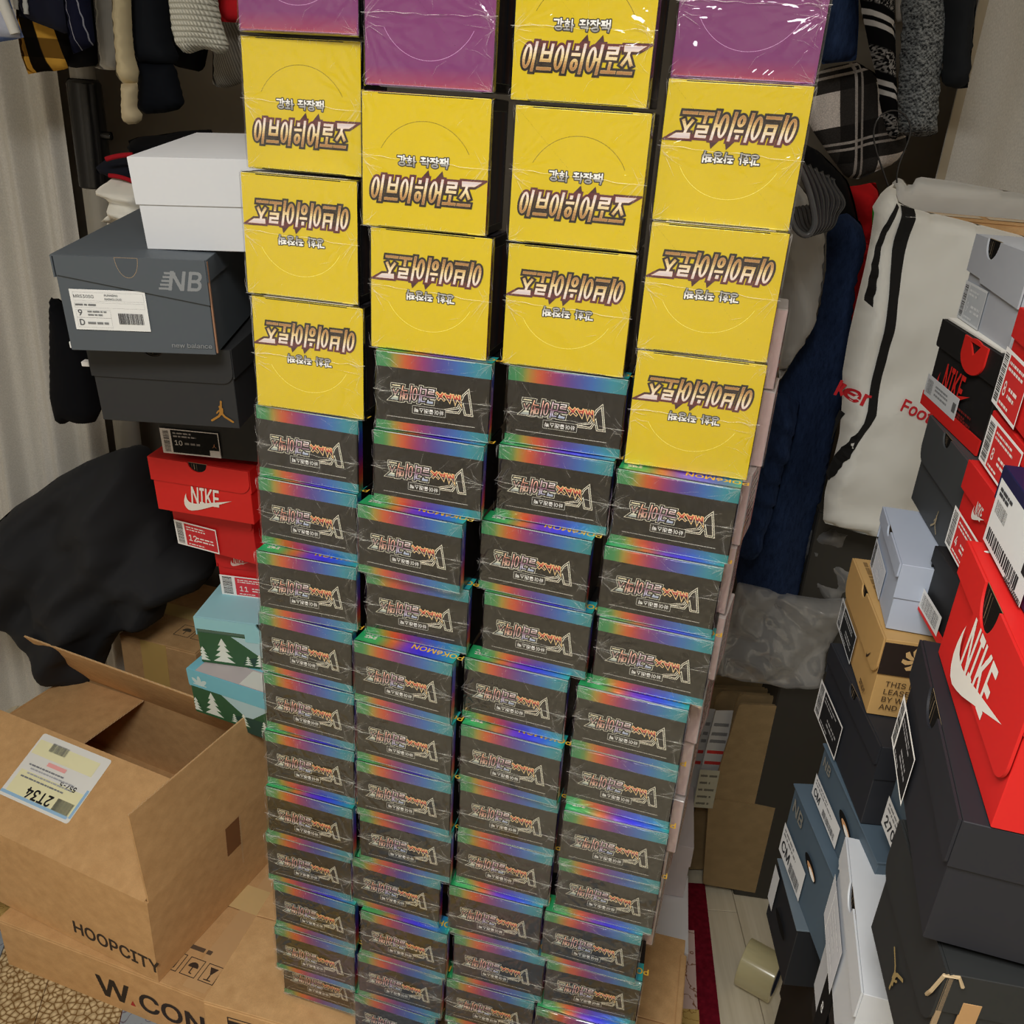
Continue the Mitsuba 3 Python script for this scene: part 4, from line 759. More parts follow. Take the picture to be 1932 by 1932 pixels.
# boxes that carry these stacks, mostly out of sight
zz = RB['R17'][2]
for i, h in enumerate([.12, .124, .122, .125, .12]):
    z = zz-h-.001; zz = z
    if z < -.001: break
    plain_box('black_shoe_box_%03d' % (7+i), [.475+.004*(i % 2), .985, z, -1.60, .26, .3, h, 0, 0], (19, 19, 20), ['black shoe box right beneath the dark one, upper of the unlit pile', 'second black shoe box down in the unlit pile', 'third black shoe box down in the unlit pile', 'fourth black shoe box down in the unlit pile', 'lowest black shoe box of the unlit pile'][i], flap=None)
zz = RB['R18'][2]
p = [.43, .80, zz-.122, -1.78, .2, .33, .12, 0, 0]; fr, A, W, D, H = shoebox('black_label_shoe_box', p, (24, 24, 26), lidh=.03)
pr = Print(A['front'], h0=.0018); pr.rect(.0, H*.3, .04, H*.98, (170, 172, 176)); pr.rect(.04, H*.1, .085, H*.98, (16, 16, 17)); pr.text('8', .05, H*.5, .014, (214, 214, 214)); pr.build('black_label_shoe_box__size_label', 'paper')
lab('black_label_shoe_box', 'black shoe box with a pale label reading 8, beneath the large white box', 'shoe box')
p = [.372, .72, zz-.252, -1.75, .22, .34, .128, 0, 0]; shoebox('white_shoe_box_003', p, (204, 208, 214), lidh=.04); lab('white_shoe_box_003', 'white shoe box corner at the bottom edge beside the tape roll', 'shoe box')
# white boxes on the floor behind the tower
for key, prm, c, l in (('white_shoe_box_004', [.101, 1.366, 0, -.15, .33, .21, .13, 0, 0], (222, 222, 226), 'white lidded shoe box on the floor behind the tower, top brightly lit'),
                       ('white_shoe_box_005', [.153, 1.502, .1315, -.155, .29, .2, .15, 0, 0], (206, 198, 202), 'white shoe box standing on the brightly lit one behind the tower'),
                       ('black_shoe_box_012', [.30, 1.72, 0, -.19, .225, .25, .135, 0, 0], (20, 20, 22), 'black shoe box on the floor behind the white ones'),
                       ('pale_blue_shoe_box_002', [.30, 1.72, .136, -.19, .225, .25, .16, 0, 0], (170, 188, 204), 'pale blue shoe box on the black one behind the tower')):
    plain_box(key, prm, c, l, lidh=.055, flap=None)

# ------------------------------------------------------------------ cartons
def board(m, fr_at, poly, th, col=(190, 150, 104)):
    plate(m, fr_at, poly, 0, th, col)
def quad_plate(m, a, b, c, d, th, col, nrm):
    """a board with corners a b c d, th thick along -nrm"""
    p = np.array([a, b, c, d]); q = p-np.asarray(nrm)*th; v = np.vstack([p, q])
    m.add(v, [[0, 1, 2, 3], [7, 6, 5, 4], [0, 4, 5, 1], [1, 5, 6, 2], [2, 6, 7, 3], [3, 7, 4, 0]], col)
KR = (190, 150, 104)
yaw = math.radians(-21.9); fr = Fr((-1.2482, 1.4174, .1385), yaw); W, D, H = .68, .46, .207; th = .004
u, b, n_ = fr.u, fr.b, fr.n
key = 'open_carton'
for nm, pts, nr in (('front_wall', [(0, 0, 0), (W, 0, 0), (W, 0, H), (0, 0, H)], -b), ('right_wall', [(W, 0, 0), (W, D, 0), (W, D, H), (W, 0, H)], u), ('back_wall', [(W, D, 0), (0, D, 0), (0, D, H), (W, D, H)], b), ('left_wall', [(0, D, 0), (0, 0, 0), (0, 0, H), (0, D, H)], -u), ('bottom', [(0, 0, .004), (W, 0, .004), (W, D, .004), (0, D, .004)], n_)):
    m = M(); quad_plate(m, *fr.P(np.array(pts, float)), th, KR, nr); m.build(f'{key}__{nm}', 'cardboard')
def flap_pts(p0, p1, L, a, out):
    d = L*(math.cos(a)*n_+math.sin(a)*out); q0, q1 = fr.P(np.array(p0, float)), fr.P(np.array(p1, float)); return q0, q1, q1+d, q0+d, np.cross(q1-q0, d)/np.linalg.norm(np.cross(q1-q0, d))
FL = {}
for nm, p0, p1, L, a, out in (('front_flap', (.002, 0, H), (W-.008, 0, H), .215, math.radians(-62.4), -b), ('right_flap', (W, .004, H), (W, D, H), .20, math.radians(-5), u), ('back_flap', (W-.006, D, H), (.004, D, H), .21, math.radians(-33), b), ('left_flap', (0, D-.012, H-.002), (0, .012, H-.002), .238, math.radians(-88), -u)):
    q = flap_pts(p0, p1, L, a, out); FL[nm] = q; m = M(); quad_plate(m, *q[:4], th, KR, q[4]); m.build(f'{key}__{nm}', 'cardboard')
    m = M(); k = np.linspace(0, 1, 90)[:, None]; e0, e1 = q[3], q[2]; e = e0+(e1-e0)*k-q[4]*th*(.5+.38*np.where(np.arange(90) % 2, 1, -1))[:, None]
    tube(m, e, .0009, (206, 178, 140), 3); m.build(f'{key}__{nm}__corrugated_edge', 'paper')
def quad_map(p0, p1, p3, nr):
    """flat coordinates on a board: x along p0-p1, y along p0-p3"""
    ex = (p1-p0)/np.linalg.norm(p1-p0); ey = (p3-p0)/np.linalg.norm(p3-p0)
    return lambda st, h: p0+st[:, :1]*ex+st[:, 1:2]*ey+h*nr
q = FL['front_flap']; outn = q[4] if q[4]@(-b) > 0 else -q[4]
LW = W-.01
pr = Print(quad_map(q[0], q[1], q[3], outn), h0=.0006); x0, x1, y0, y1 = LW-.435, LW-.245, .065, .205
lab_poly = sbox(x0, y0, x1, y1).buffer(-.006).buffer(.006)
pr.poly(lab_poly, (226, 228, 226)); rot = lambda t, x, y, h, c, **k: pr.text(t, x, y, h, c, rot=180, **k)
pr.rect(x0+.01, y0+.012, x1-.004, y0+.06, (232, 230, 190)); pr.rect(x0+.004, y1-.045, x1-.02, y1-.014, (232, 230, 190))
pr.rect(x0, y0+.006, x1-.01, y0+.012, (150, 190, 226)); pr.rect(x1-.008, y0+.01, x1-.002, y0+.07, (150, 190, 226))
pr.barcode(x1-.055, y0+.012, x1-.012, y0+.036, (40, 40, 44), 4); pr.barcode(x0+.04, y1-.03, x0+.085, y1-.012, (80, 82, 88), 6)
rot('2T34', x1-.062, y0+.034, .021, (30, 30, 32), sx=.95); rot('557-5', x1-.03, y0+.066, .010, (40, 40, 44)); pr.lines(x0+.02, x1-.02, [y0+.072, y0+.046], .003, (120, 124, 132), 3)
pr.rect(x0+.06, y1-.058, x0+.11, y1-.05, (236, 170, 170)); pr.lines(x0+.03, x1-.03, [y1-.075, y1-.085], .003, (168, 172, 180), 5); pr.build(key+'__front_flap__shipping_label', 'paper')
labels[key+'__front_flap__shipping_label'] = {'label': 'white and pale yellow shipping label stuck upside down'}
A = face_map(fr, 'front', W, D, H); pr = Print(A, h0=.0006); pr.text('HOOPCITY', W-.215, .026, .030, (48, 40, 36), True, sx=1.0); 
pr.build(key+'__lettering', 'card')
m = M(); A2 = face_map(fr, 'right', W, D, H); pr = Print(A2, h0=.0006); pr.rect(D*.46, H*.62, D*.56, H*.98, (132, 92, 62)); pr.rect(D*.55, H*.35, D*.56, H*.99, (196, 164, 124)); pr.build(key+'__tape', 'shiny'); labels[key+'__tape'] = {'label': 'glossy brown tape remnant'}
lab(key, 'open brown cardboard carton with raised flaps and lettering HOOPCITY', 'carton')

def carton(key, prm, label, seam=True, bs='cardboard', tape=None):
    W, D, H = prm[4:7]; fr = Fr(prm[:3], prm[3]); m = M(); addbox(m, fr, 0, W, 0, D, 0, H-.004, KR, .003); m.build(key+'__body', bs)
    for i, (a, b_) in enumerate(((0, D/2-.0008), (D/2+.0008, D))):
        m = M(); addbox(m, fr, .0006, W-.0006, a+.0004, b_-.0004, H-.0042, H, KR, .0012); m.build(key+'__top_flap'+('_001' if i else ''), bs)
    if tape:
        m = M(); A = face_map(fr, 'top', W, D, H); plate(m, A, sbox(.001, D/2-.025, W-.001, D/2+.025), .0002, .0006, tape); m.build(key+'__tape', 'shiny')
    lab(key, label, 'carton'); return fr, W, D, H
fr, W, D, H = carton('flat_carton', [-.995, 1.28, 0, math.radians(-17.0), .50, .40, .1375], 'flat brown carton with lettering W.CONCEPT under the open carton')
pr = Print(face_map(fr, 'front', W, D, H), h0=.0006); pr.text('W', W-.265, .035, .052, (40, 34, 32), True, sx=1.15); pr.poly(Polygon([(W-.184, .036), (W-.172, .036), (W-.178, .05)]), (170, 50, 44)); pr.text('CONCEPT', W-.165, .036, .047, (40, 34, 32), True, sx=1.1); pr.build('flat_carton__lettering', 'card')
pr = Print(face_map(fr, 'top', W, D, H), h0=.0006)
for k in range(3):
    x, y = W-.125+.042*k, .030; q_ = sbox(x, y, x+.034, y+.04); pr.poly(q_.difference(q_.buffer(-.0014)), (60, 48, 40), False)
    if k == 1: pr.poly(unary_union([Point(x+.017, y+.02).buffer(.011).intersection(sbox(x, y+.02, x+.04, y+.05)), LineString([(x+.017, y+.02), (x+.017, y+.008), (x+.022, y+.007)]).buffer(.001)]), (60, 48, 40), False)
    if k == 2: pr.poly(unary_union([Polygon([(x+.008, y+.033), (x+.026, y+.033), (x+.017, y+.016)]), LineString([(x+.017, y+.016), (x+.017, y+.006)]).buffer(.0012), LineString([(x+.01, y+.006), (x+.024, y+.006)]).buffer(.001)]), (60, 48, 40), False)
    if k == 0: pr.poly(unary_union([sbox(x+.009, y+.006, x+.013, y+.03), sbox(x+.021, y+.006, x+.025, y+.03)]), (60, 48, 40), False)
pr.lines(W-.12, W-.01, [.085], .009, (90, 74, 60), 3); pr.build('flat_carton__handling_marks', 'card'); labels['flat_carton__handling_marks'] = {'label': 'printed umbrella and glass handling marks'}
m = M(); plate(m, face_map(fr, 'top', W, D, H), sbox(W-.11, .20, W-.005, .262), .0003, .0008, (206, 178, 126)); plate(m, face_map(fr, 'top', W, D, H), sbox(W-.06, .01, W-.01, D-.01), .0002, .0003, (196, 160, 116)); m.build('flat_carton__tape', 'shiny')
fr, W, D, H = carton('base_carton', [-.474, 1.027, 0, math.radians(-12.3), .80, .37, .2832], 'brown cardboard carton carrying the tower of booster boxes')
W, D, H = .80, .37, .2832
pr = Print(face_map(fr, 'front', W, D, H), h0=.0006); q_ = sbox(.045, H-.16, .095, H-.022); pr.poly(q_.difference(q_.buffer(-.002)), (40, 30, 26)); pr.rect(.047, H-.04, .093, H-.03, (40, 30, 26)); pr.text('T', .066, H-.075, .03, (40, 30, 26)); pr.rect(.115, H-.03, .15, H-.026, (40, 30, 26)); pr.build('base_carton__printed_frame', 'card')
m = M(); addbox(m, fr, W-.008, W+.004, -.002, D*.9, H-.008, H+.004, (206, 172, 124), .002); m.build('base_carton__folded_edge', 'cardboard')
fr, W, D, H = carton('taped_carton', [-.977, 1.90, 0, -.279, .225, .30, .4335], 'yellowish taped carton with handling marks and JON lettering behind the blue boxes', tape=(212, 184, 120))
pr = Print(face_map(fr, 'top', W, D, H), h0=.0008); pr.text('JON', W*.62, D*.62, .03, (92, 96, 80), False)
for k in range(2): q_ = sbox(W*.55+.05*k, .05, W*.55+.044+.05*k, .1); pr.poly(q_.difference(q_.buffer(-.0014)), (84, 76, 62), False); pr.poly(Point(W*.55+.022+.05*k, .076).buffer(.012).intersection(sbox(-9, .074, 9, 9)), (84, 76, 62), False); pr.rect(W*.55+.021+.05*k, .06, W*.55+.023+.05*k, .076, (84, 76, 62), False)
pr.build('taped_carton__handling_marks', 'card')
m = M(); plate(m, face_map(fr, 'front', W, D, H), sbox(W*.28, .002, W*.62, H-.001), .0003, .0007, (204, 172, 104)); m.build('taped_carton__front_tape', 'shiny'); labels['taped_carton__front_tape'] = {'label': 'wide yellowish packing tape'}
carton('brown_carton', [-.70, 2.03, 0, -.2, .22, .26, .60], 'brown carton in the shadow behind the taped one')

# ------------------------------------------------------------------ garments, curtains, bags: padded shapes from their outlines
GEO = {'plaid_shirt': (1.62, [[-0.927, 1.922], [-0.858, 1.926], [-0.864, 1.817], [-0.849, 1.765], [-0.863, 1.761], [-0.963, 1.742]]), 'navy_jacket': (1.72, [[-0.886, 1.941], [-0.904, 1.801], [-0.878, 1.793], [-0.824, 1.777], [-0.81, 1.799], [-0.799, 1.946]]), 'pinstripe_sleeve': (1.66, [[-0.785, 1.937], [-0.796, 1.818], [-0.795, 1.771], [-0.79, 1.746], [-0.77, 1.754], [-0.75, 1.763], [-0.75, 1.82], [-0.744, 1.939]]), 'flannel': (1.78, [[-0.933, 1.878], [-0.944, 1.779], [-0.943, 1.741], [-0.935, 1.711], [-0.903, 1.718], [-0.885, 1.719], [-0.849, 1.727], [-0.843, 1.699], [-0.86, 1.696], [-0.86, 1.726], [-0.845, 1.785], [-0.845, 1.883]]), 'dark_jacket': (1.84, [[-0.893, 1.888], [-0.912, 1.734], [-0.877, 1.727], [-0.831, 1.734], [-0.828, 1.773], [-0.825, 1.892]]), 'white_tee': (1.9, [[-0.844, 1.973], [-0.854, 1.811], [-0.855, 1.74], [-0.847, 1.738], [-0.866, 1.731], [-0.848, 1.728], [-0.821, 1.729], [-0.803, 1.796], [-0.791, 1.976]]), 'cream_sleeve': (1.8, [[-0.763, 1.961], [-0.778, 1.807], [-0.779, 1.756], [-0.782, 1.721], [-0.776, 1.711], [-0.771, 1.706], [-0.743, 1.708], [-0.739, 1.732], [-0.744, 1.754], [-0.744, 1.792], [-0.73, 1.963]]), 'cream_cuff': (1.8, [[-0.775, 1.707], [-0.781, 1.65], [-0.778, 1.641], [-0.769, 1.637], [-0.753, 1.639], [-0.743, 1.645], [-0.74, 1.656], [-0.749, 1.667], [-0.743, 1.709]]), 'navy_sleeve': (1.86, [[-0.755, 1.972], [-0.767, 1.804], [-0.769, 1.755], [-0.764, 1.742], [-0.724, 1.739], [-0.693, 1.745], [-0.683, 1.758], [-0.694, 1.782], [-0.697, 1.817], [-0.686, 1.976]]), 'navy_cuff': (1.86, [[-0.765, 1.745], [-0.765, 1.715], [-0.773, 1.665], [-0.758, 1.655], [-0.72, 1.66], [-0.693, 1.667], [-0.682, 1.678], [-0.687, 1.706], [-0.693, 1.738], [-0.697, 1.746]]), 'knit': (1.74, [[-0.642, 1.958], [-0.651, 1.842], [-0.649, 1.794], [-0.644, 1.774], [-0.631, 1.762], [-0.619, 1.761], [-0.607, 1.766], [-0.595, 1.77], [-0.584, 1.769], [-0.572, 1.764], [-0.559, 1.764], [-0.551, 1.771], [-0.552, 1.785], [-0.561, 1.812], [-0.565, 1.847], [-0.561, 1.963]]), 'red_top': (1.8, [[-0.579, 1.972], [-0.584, 1.839], [-0.58, 1.818], [-0.549, 1.818], [-0.53, 1.818], [-0.521, 1.975]]), 'grey_cuff': (1.9, [[-0.633, 1.841], [-0.633, 1.77], [-0.638, 1.717], [-0.629, 1.711], [-0.613, 1.71], [-0.592, 1.716], [-0.574, 1.725], [-0.578, 1.773], [-0.58, 1.845]]), 'black_sleeve_behind': (1.98, [[-0.736, 1.824], [-0.746, 1.751], [-0.736, 1.744], [-0.688, 1.737], [-0.678, 1.745], [-0.667, 1.782], [-0.678, 1.828]]), 'folded_navy': (1.72, [[-0.785, 1.579], [-0.774, 1.586], [-0.738, 1.591], [-0.685, 1.592], [-0.69, 1.537], [-0.746, 1.539], [-0.781, 1.55], [-0.787, 1.561]]), 'black_roll': (1.8, [[-0.773, 1.608], [-0.751, 1.617], [-0.713, 1.622], [-0.672, 1.631], [-0.639, 1.635], [-0.611, 1.638], [-0.616, 1.576], [-0.756, 1.577], [-0.767, 1.591]]), 'trim1': (1.605, [[-0.731, 1.587], [-0.707, 1.594], [-0.684, 1.597]]), 'trim2': (1.605, [[-0.729, 1.561], [-0.711, 1.56], [-0.689, 1.554]]), 'white_cloth': (1.62, [[-0.747, 1.541], [-0.739, 1.551], [-0.729, 1.557], [-0.696, 1.553], [-0.65, 1.549], [-0.658, 1.469], [-0.693, 1.475], [-0.718, 1.485], [-0.75, 1.477], [-0.744, 1.492], [-0.731, 1.506], [-0.731, 1.518], [-0.743, 1.522], [-0.747, 1.529]]), 'black_coat_hanging': (1.75, [[-0.94, 1.314], [-0.926, 1.304], [-0.904, 1.274], [-0.883, 1.233], [-0.878, 1.178], [-0.871, 1.117], [-0.871, 1.081], [-0.885, 1.057], [-0.909, 1.051], [-0.935, 1.058], [-0.951, 1.048], [-0.965, 1.058], [-0.968, 1.116]]), 'coat_heap': (1.86, [[-1.29, 0.68], [-1.231, 0.727], [-1.157, 0.794], [-1.101, 0.832], [-1.045, 0.876], [-0.972, 0.92], [-0.921, 0.943], [-0.871, 0.958], [-0.845, 0.945], [-0.831, 0.917], [-0.827, 0.839], [-0.808, 0.779], [-0.792, 0.718], [-0.743, 0.7], [-0.704, 0.679], [-0.706, 0.65], [-0.745, 0.603], [-0.785, 0.591], [-0.82, 0.583], [-0.84, 0.517], [-0.871, 0.498], [-0.902, 0.501], [-0.947, 0.476], [-0.988, 0.411], [-1.019, 0.33], [-1.077, 0.297], [-1.127, 0.329], [-1.181, 0.413], [-1.244, 0.508], [-1.318, 0.532]]), 'denim_blue_jacket': (1.75, [[0.435, 1.983], [0.476, 1.861], [0.486, 1.811], [0.51, 1.815], [0.547, 1.821], [0.539, 1.873], [0.513, 1.988]]), 'plaid_body': (1.86, [[0.494, 1.791], [0.529, 1.813], [0.582, 1.826], [0.624, 1.808], [0.661, 1.756], [0.708, 1.708], [0.71, 1.68], [0.695, 1.657], [0.658, 1.639], [0.631, 1.624], [0.605, 1.626], [0.572, 1.657], [0.527, 1.702], [0.5, 1.737]]), 'plaid_sleeve': (1.7, [[0.495, 1.98], [0.517, 1.906], [0.548, 1.838], [0.576, 1.783], [0.593, 1.738], [0.611, 1.706], [0.623, 1.697], [0.631, 1.704], [0.617, 1.752], [0.594, 1.833], [0.574, 1.909], [0.555, 1.983]]), 'tweed_sleeve': (1.76, [[0.585, 1.993], [0.616, 1.886], [0.624, 1.838], [0.635, 1.771], [0.648, 1.715], [0.66, 1.707], [0.677, 1.706], [0.706, 1.708], [0.718, 1.712], [0.71, 1.758], [0.701, 1.809], [0.698, 1.875], [0.662, 1.998]]), 'black_sleeve': (1.72, [[0.635, 1.99], [0.673, 1.886], [0.674, 1.877], [0.691, 1.795], [0.699, 1.789], [0.719, 1.786], [0.737, 1.788], [0.73, 1.834], [0.723, 1.88], [0.716, 1.92], [0.698, 1.994]]), 'white_collar': (1.8, [[0.598, 1.969], [0.618, 1.888], [0.627, 1.887], [0.645, 1.906], [0.654, 1.918], [0.638, 1.971]]), 'grey_tee': (1.56, [[0.408, 1.636], [0.421, 1.633], [0.457, 1.605], [0.491, 1.55], [0.497, 1.524], [0.506, 1.463], [0.504, 1.409], [0.495, 1.371], [0.476, 1.322], [0.463, 1.292], [0.435, 1.404], [0.414, 1.553]]), 'black_top': (1.72, [[0.472, 1.684], [0.503, 1.672], [0.531, 1.652], [0.565, 1.626], [0.584, 1.592], [0.6, 1.556], [0.582, 1.546], [0.551, 1.553], [0.502, 1.605], [0.481, 1.64]]), 'denim_pants': (1.64, [[0.52, 1.542], [0.532, 1.574], [0.55, 1.578], [0.576, 1.564], [0.589, 1.538], [0.591, 1.511], [0.588, 1.455], [0.595, 1.398], [0.606, 1.339], [0.615, 1.259], [0.613, 1.195], [0.613, 1.107], [0.614, 1.028], [0.612, 0.945], [0.61, 0.871], [0.611, 0.8], [0.55, 0.806], [0.482, 0.826], [0.472, 0.861], [0.47, 0.922], [0.471, 0.976], [0.47, 1.075], [0.475, 1.164], [0.482, 1.249], [0.501, 1.302], [0.525, 1.354], [0.535, 1.413], [0.532, 1.479]]), 'denim_sleeve_front': (1.55, [[0.457, 1.269], [0.473, 1.276], [0.505, 1.258], [0.507, 1.198], [0.499, 1.134], [0.499, 1.081], [0.492, 1.014], [0.483, 0.956], [0.472, 0.938], [0.449, 0.94], [0.441, 0.965], [0.441, 1.044], [0.446, 1.131], [0.448, 1.204]]), 'red_hoodie': (1.74, [[0.566, 1.615], [0.592, 1.619], [0.621, 1.627], [0.635, 1.603], [0.636, 1.557], [0.639, 1.499], [0.645, 1.421], [0.65, 1.339], [0.659, 1.254], [0.653, 1.231], [0.639, 1.317], [0.622, 1.419], [0.619, 1.479], [0.625, 1.518], [0.608, 1.555], [0.584, 1.586]]), 'bag': (1.5, [[0.574, 1.048], [0.565, 1.107], [0.567, 1.171], [0.568, 1.219], [0.56, 1.277], [0.549, 1.333], [0.546, 1.397], [0.547, 1.459], [0.548, 1.511], [0.547, 1.552], [0.544, 1.593], [0.539, 1.601], [0.549, 1.624], [0.557, 1.632], [0.567, 1.639], [0.575, 1.614], [0.583, 1.608], [0.61, 1.601], [0.672, 1.592], [0.789, 1.572], [0.905, 1.551], [1.068, 1.059], [0.834, 0.986], [0.716, 1.019], [0.644, 1.032]]), 'bag_back': (1.66, [[0.631, 1.565], [0.622, 1.631], [0.631, 1.641], [0.643, 1.636], [0.651, 1.626], [0.657, 1.627], [0.662, 1.644], [0.727, 1.64], [0.853, 1.627], [0.977, 1.609], [1.014, 1.498], [0.661, 1.531]]), 'plastic': (1.57, [[0.452, 0.654], [0.448, 0.722], [0.455, 0.811], [0.46, 0.876], [0.512, 0.867], [0.578, 0.855], [0.633, 0.85], [0.687, 0.856], [0.692, 0.811], [0.683, 0.776], [0.669, 0.726], [0.674, 0.648], [0.598, 0.636], [0.508, 0.64]]), 'plastic2': (1.62, [[0.611, 0.869], [0.596, 0.929], [0.6, 0.977], [0.628, 0.997], [0.671, 0.992], [0.718, 0.974], [0.747, 0.941], [0.745, 0.855], [0.707, 0.827], [0.653, 0.823]]), 'mail1': (1.6, [[0.498, 0.279], [0.522, 0.561], [0.695, 0.563], [0.713, 0.474], [0.676, 0.274]]), 'mail1b': (1.595, [[0.52, 0.034], [0.496, 0.286], [0.51, 0.297], [0.674, 0.281], [0.706, 0.009]]), 'mail2': (1.63, [[0.499, 0.245], [0.527, 0.554], [0.533, 0.566], [0.704, 0.557], [0.77, 0.236]]), 'mail3': (1.66, [[0.487, 0.011], [0.488, 0.528], [0.498, 0.544], [0.53, 0.546], [0.715, 0.547], [0.818, 0.041]]), 'mail4': (1.69, [[0.482, -0.021], [0.475, 0.517], [0.481, 0.532], [0.611, 0.539], [0.726, 0.535], [0.833, 0.011]]), 'mail5': (1.72, [[0.491, -0.051], [0.473, 0.519], [0.608, 0.521], [0.736, 0.532], [0.848, -0.019]]), 'mail6': (1.75, [[0.506, -0.081], [0.485, 0.52], [0.563, 0.538], [0.744, 0.532], [0.863, -0.049]]), 'maillabel2': (1.62, [[0.479, 0.526], [0.518, 0.529], [0.52, 0.275], [0.466, 0.274]]), 'maillabel3': (1.65, [[0.47, 0.508], [0.487, 0.507], [0.475, 0.244], [0.451, 0.255]]), 'hanger0': (1.3, [[0.35, 1.6687], [0.3653, 1.6494], [0.3825, 1.6218], [0.3928, 1.5995], [0.3964, 1.5821], [0.3906, 1.5703], [0.3797, 1.5725], [0.3686, 1.5839], [0.3602, 1.6044]]), 'hanger1': (1.325, [[0.3663, 1.6645], [0.3821, 1.6441], [0.3976, 1.6186], [0.4056, 1.5978], [0.4083, 1.5807], [0.4023, 1.5695], [0.3912, 1.5717], [0.3805, 1.584], [0.3722, 1.6035]]), 'hanger2': (1.35, [[0.3828, 1.6601], [0.3992, 1.6387], [0.413, 1.6153], [0.4185, 1.5961], [0.4204, 1.5794], [0.4141, 1.5687], [0.4029, 1.5709], [0.3926, 1.5842], [0.3844, 1.6026]]), 'hanger3': (1.375, [[0.3998, 1.6556], [0.4167, 1.633], [0.4287, 1.6119], [0.4316, 1.5944], [0.4327, 1.5781], [0.4261, 1.5679], [0.4147, 1.5702], [0.4048, 1.5845], [0.3967, 1.6018]]), 'hanger4': (1.4000000000000001, [[0.4172, 1.651], [0.4346, 1.6272], [0.4448, 1.6085], [0.4449, 1.5928], [0.4451, 1.5769], [0.4383, 1.5672], [0.4267, 1.5696], [0.4172, 1.5849], [0.4092, 1.601]]), 'hanger5': (1.425, [[0.4349, 1.6462], [0.4529, 1.6212], [0.4611, 1.605], [0.4584, 1.5911], [0.4577, 1.5756], [0.4506, 1.5666], [0.4388, 1.569], [0.4298, 1.5854], [0.4219, 1.6003]]), 'hanger6': (1.4500000000000002, [[0.453, 1.6413], [0.4716, 1.615], [0.4778, 1.6015], [0.4722, 1.5895], [0.4704, 1.5744], [0.4631, 1.5661], [0.451, 1.5685], [0.4425, 1.586], [0.4348, 1.5995]]), 'wire': (1.62, [[0.6239, 1.5864], [0.6017, 1.6263], [0.5784, 1.6643], [0.563, 1.6923], [0.5575, 1.7123], [0.5611, 1.7311], [0.5736, 1.7414], [0.5909, 1.7425], [0.6082, 1.7324], [0.6175, 1.716], [0.6172, 1.6956], [0.6127, 1.6706], [0.6146, 1.633]]), 'pole_top': (1.9, [[-0.8971, 1.7176], [-0.892, 1.6946], [-0.891, 1.5938], [-0.8819, 1.3884], [-0.8947, 0.8971]]), 'green_clip': (1.6, [[0.5756, 1.5921], [0.588, 1.5929], [0.592, 1.556], [0.5895, 1.5471], [0.584, 1.5511]]), 'curtain_right_edge': (1.92, [[0.8083, 1.9451], [0.8123, 1.6379]])}
def pillow(name, thick=.03, step=.012, folds=(), round_=.035, y=None, lumps=.0, seed=1, back=.6):
    """solid soft shape: outline (x, z) at its distance y, swelling to the front and back, with folds"""
    y0, pts = GEO[name]; y0 = y if y is not None else y0
    P = Polygon(pts).buffer(0).buffer(.006, join_style='round').buffer(-.006); P = max(getattr(P, 'geoms', [P]), key=lambda g: g.area)
    L = P.exterior.length; n = max(24, int(L/(step*.8))); bd = np.array([P.exterior.interpolate(i/n, normalized=True).coords[0] for i in range(n)])
    a, b, c, d = P.bounds; g = np.stack(np.meshgrid(np.arange(a, c, step), np.arange(b, d, step*.9)), -1).reshape(-1, 2); g[:, 0] += (np.round((g[:, 1]-b)/(step*.9)).astype(int) % 2)*step/2
    inner = shapely.contains_xy(P.buffer(-step*.5), g[:, 0], g[:, 1]); g = g[inner]
    v2 = np.vstack([bd, g]); tr_ = Delaunay(v2).simplices; cen = v2[tr_].mean(1); tr_ = tr_[shapely.contains_xy(P.buffer(1e-5), cen[:, 0], cen[:, 1])]
    e1, e2 = v2[tr_[:, 1]]-v2[tr_[:, 0]], v2[tr_[:, 2]]-v2[tr_[:, 0]]; fl = e1[:, 0]*e2[:, 1]-e1[:, 1]*e2[:, 0] < 0; tr_[fl] = tr_[fl][:, ::-1]
    ds = shapely.distance(P.exterior, shapely.points(v2)); ds[:n] = 0
    k = np.sqrt(np.clip(1-(1-np.clip(ds/round_, 0, 1))**2, 0, 1))
    F = np.zeros(len(v2)); 
    for (ang, wl, amp, ph) in folds:
        q = v2[:, 0]*math.cos(ang)+v2[:, 1]*math.sin(ang)+.02*(meshkit.fbm(np.c_[v2*9, v2[:, 0]*0+ph], 2, seed)-.5)*2
        F += amp*np.sin(q*2*math.pi/wl+ph)
    if lumps: F += lumps*(meshkit.fbm(np.c_[v2*11, v2[:, 0]*0+seed], 3, seed)-.5)*2
    front = y0-k*(thick/2+F); bk = y0+k*thick*back
    nf = len(v2); vf = np.c_[v2[:, 0], front, v2[:, 1]]; vb = np.c_[v2[:, 0], bk, v2[:, 1]]
    idx = np.arange(nf)+nf-n; idx[:n] = np.arange(n); V = np.vstack([vf, vb[n:]])
    Fc = np.vstack([tr_, idx[tr_][:, ::-1]])
    from scipy.interpolate import LinearNDInterpolator
    return (V, Fc), LinearNDInterpolator(v2, front)
def garment(key, bsdf, label, cat, part=None, col=(120, 120, 120), geo=None, tag=True, **k):
    (V, Fc), s = pillow(geo or key, **k); m = M(); m.add(V, Fc, col); m.build(f'{key}__{part}' if part else key, bsdf, True)
    if tag: lab(key, label, cat)
    return s
def surf_print(s, h=.0012):
    """print that follows a soft surface"""
    def at(st, hh):
        y = s(st); y = np.where(np.isnan(y), np.nanmean(y) if not np.isnan(y).all() else 0, y); hh = np.asarray(hh, float).reshape(-1, 1) if np.ndim(hh) else hh
        return np.c_[st[:, 0], y-np.ravel(np.broadcast_to(hh, (len(st), 1)))-h, st[:, 1]]
    return at
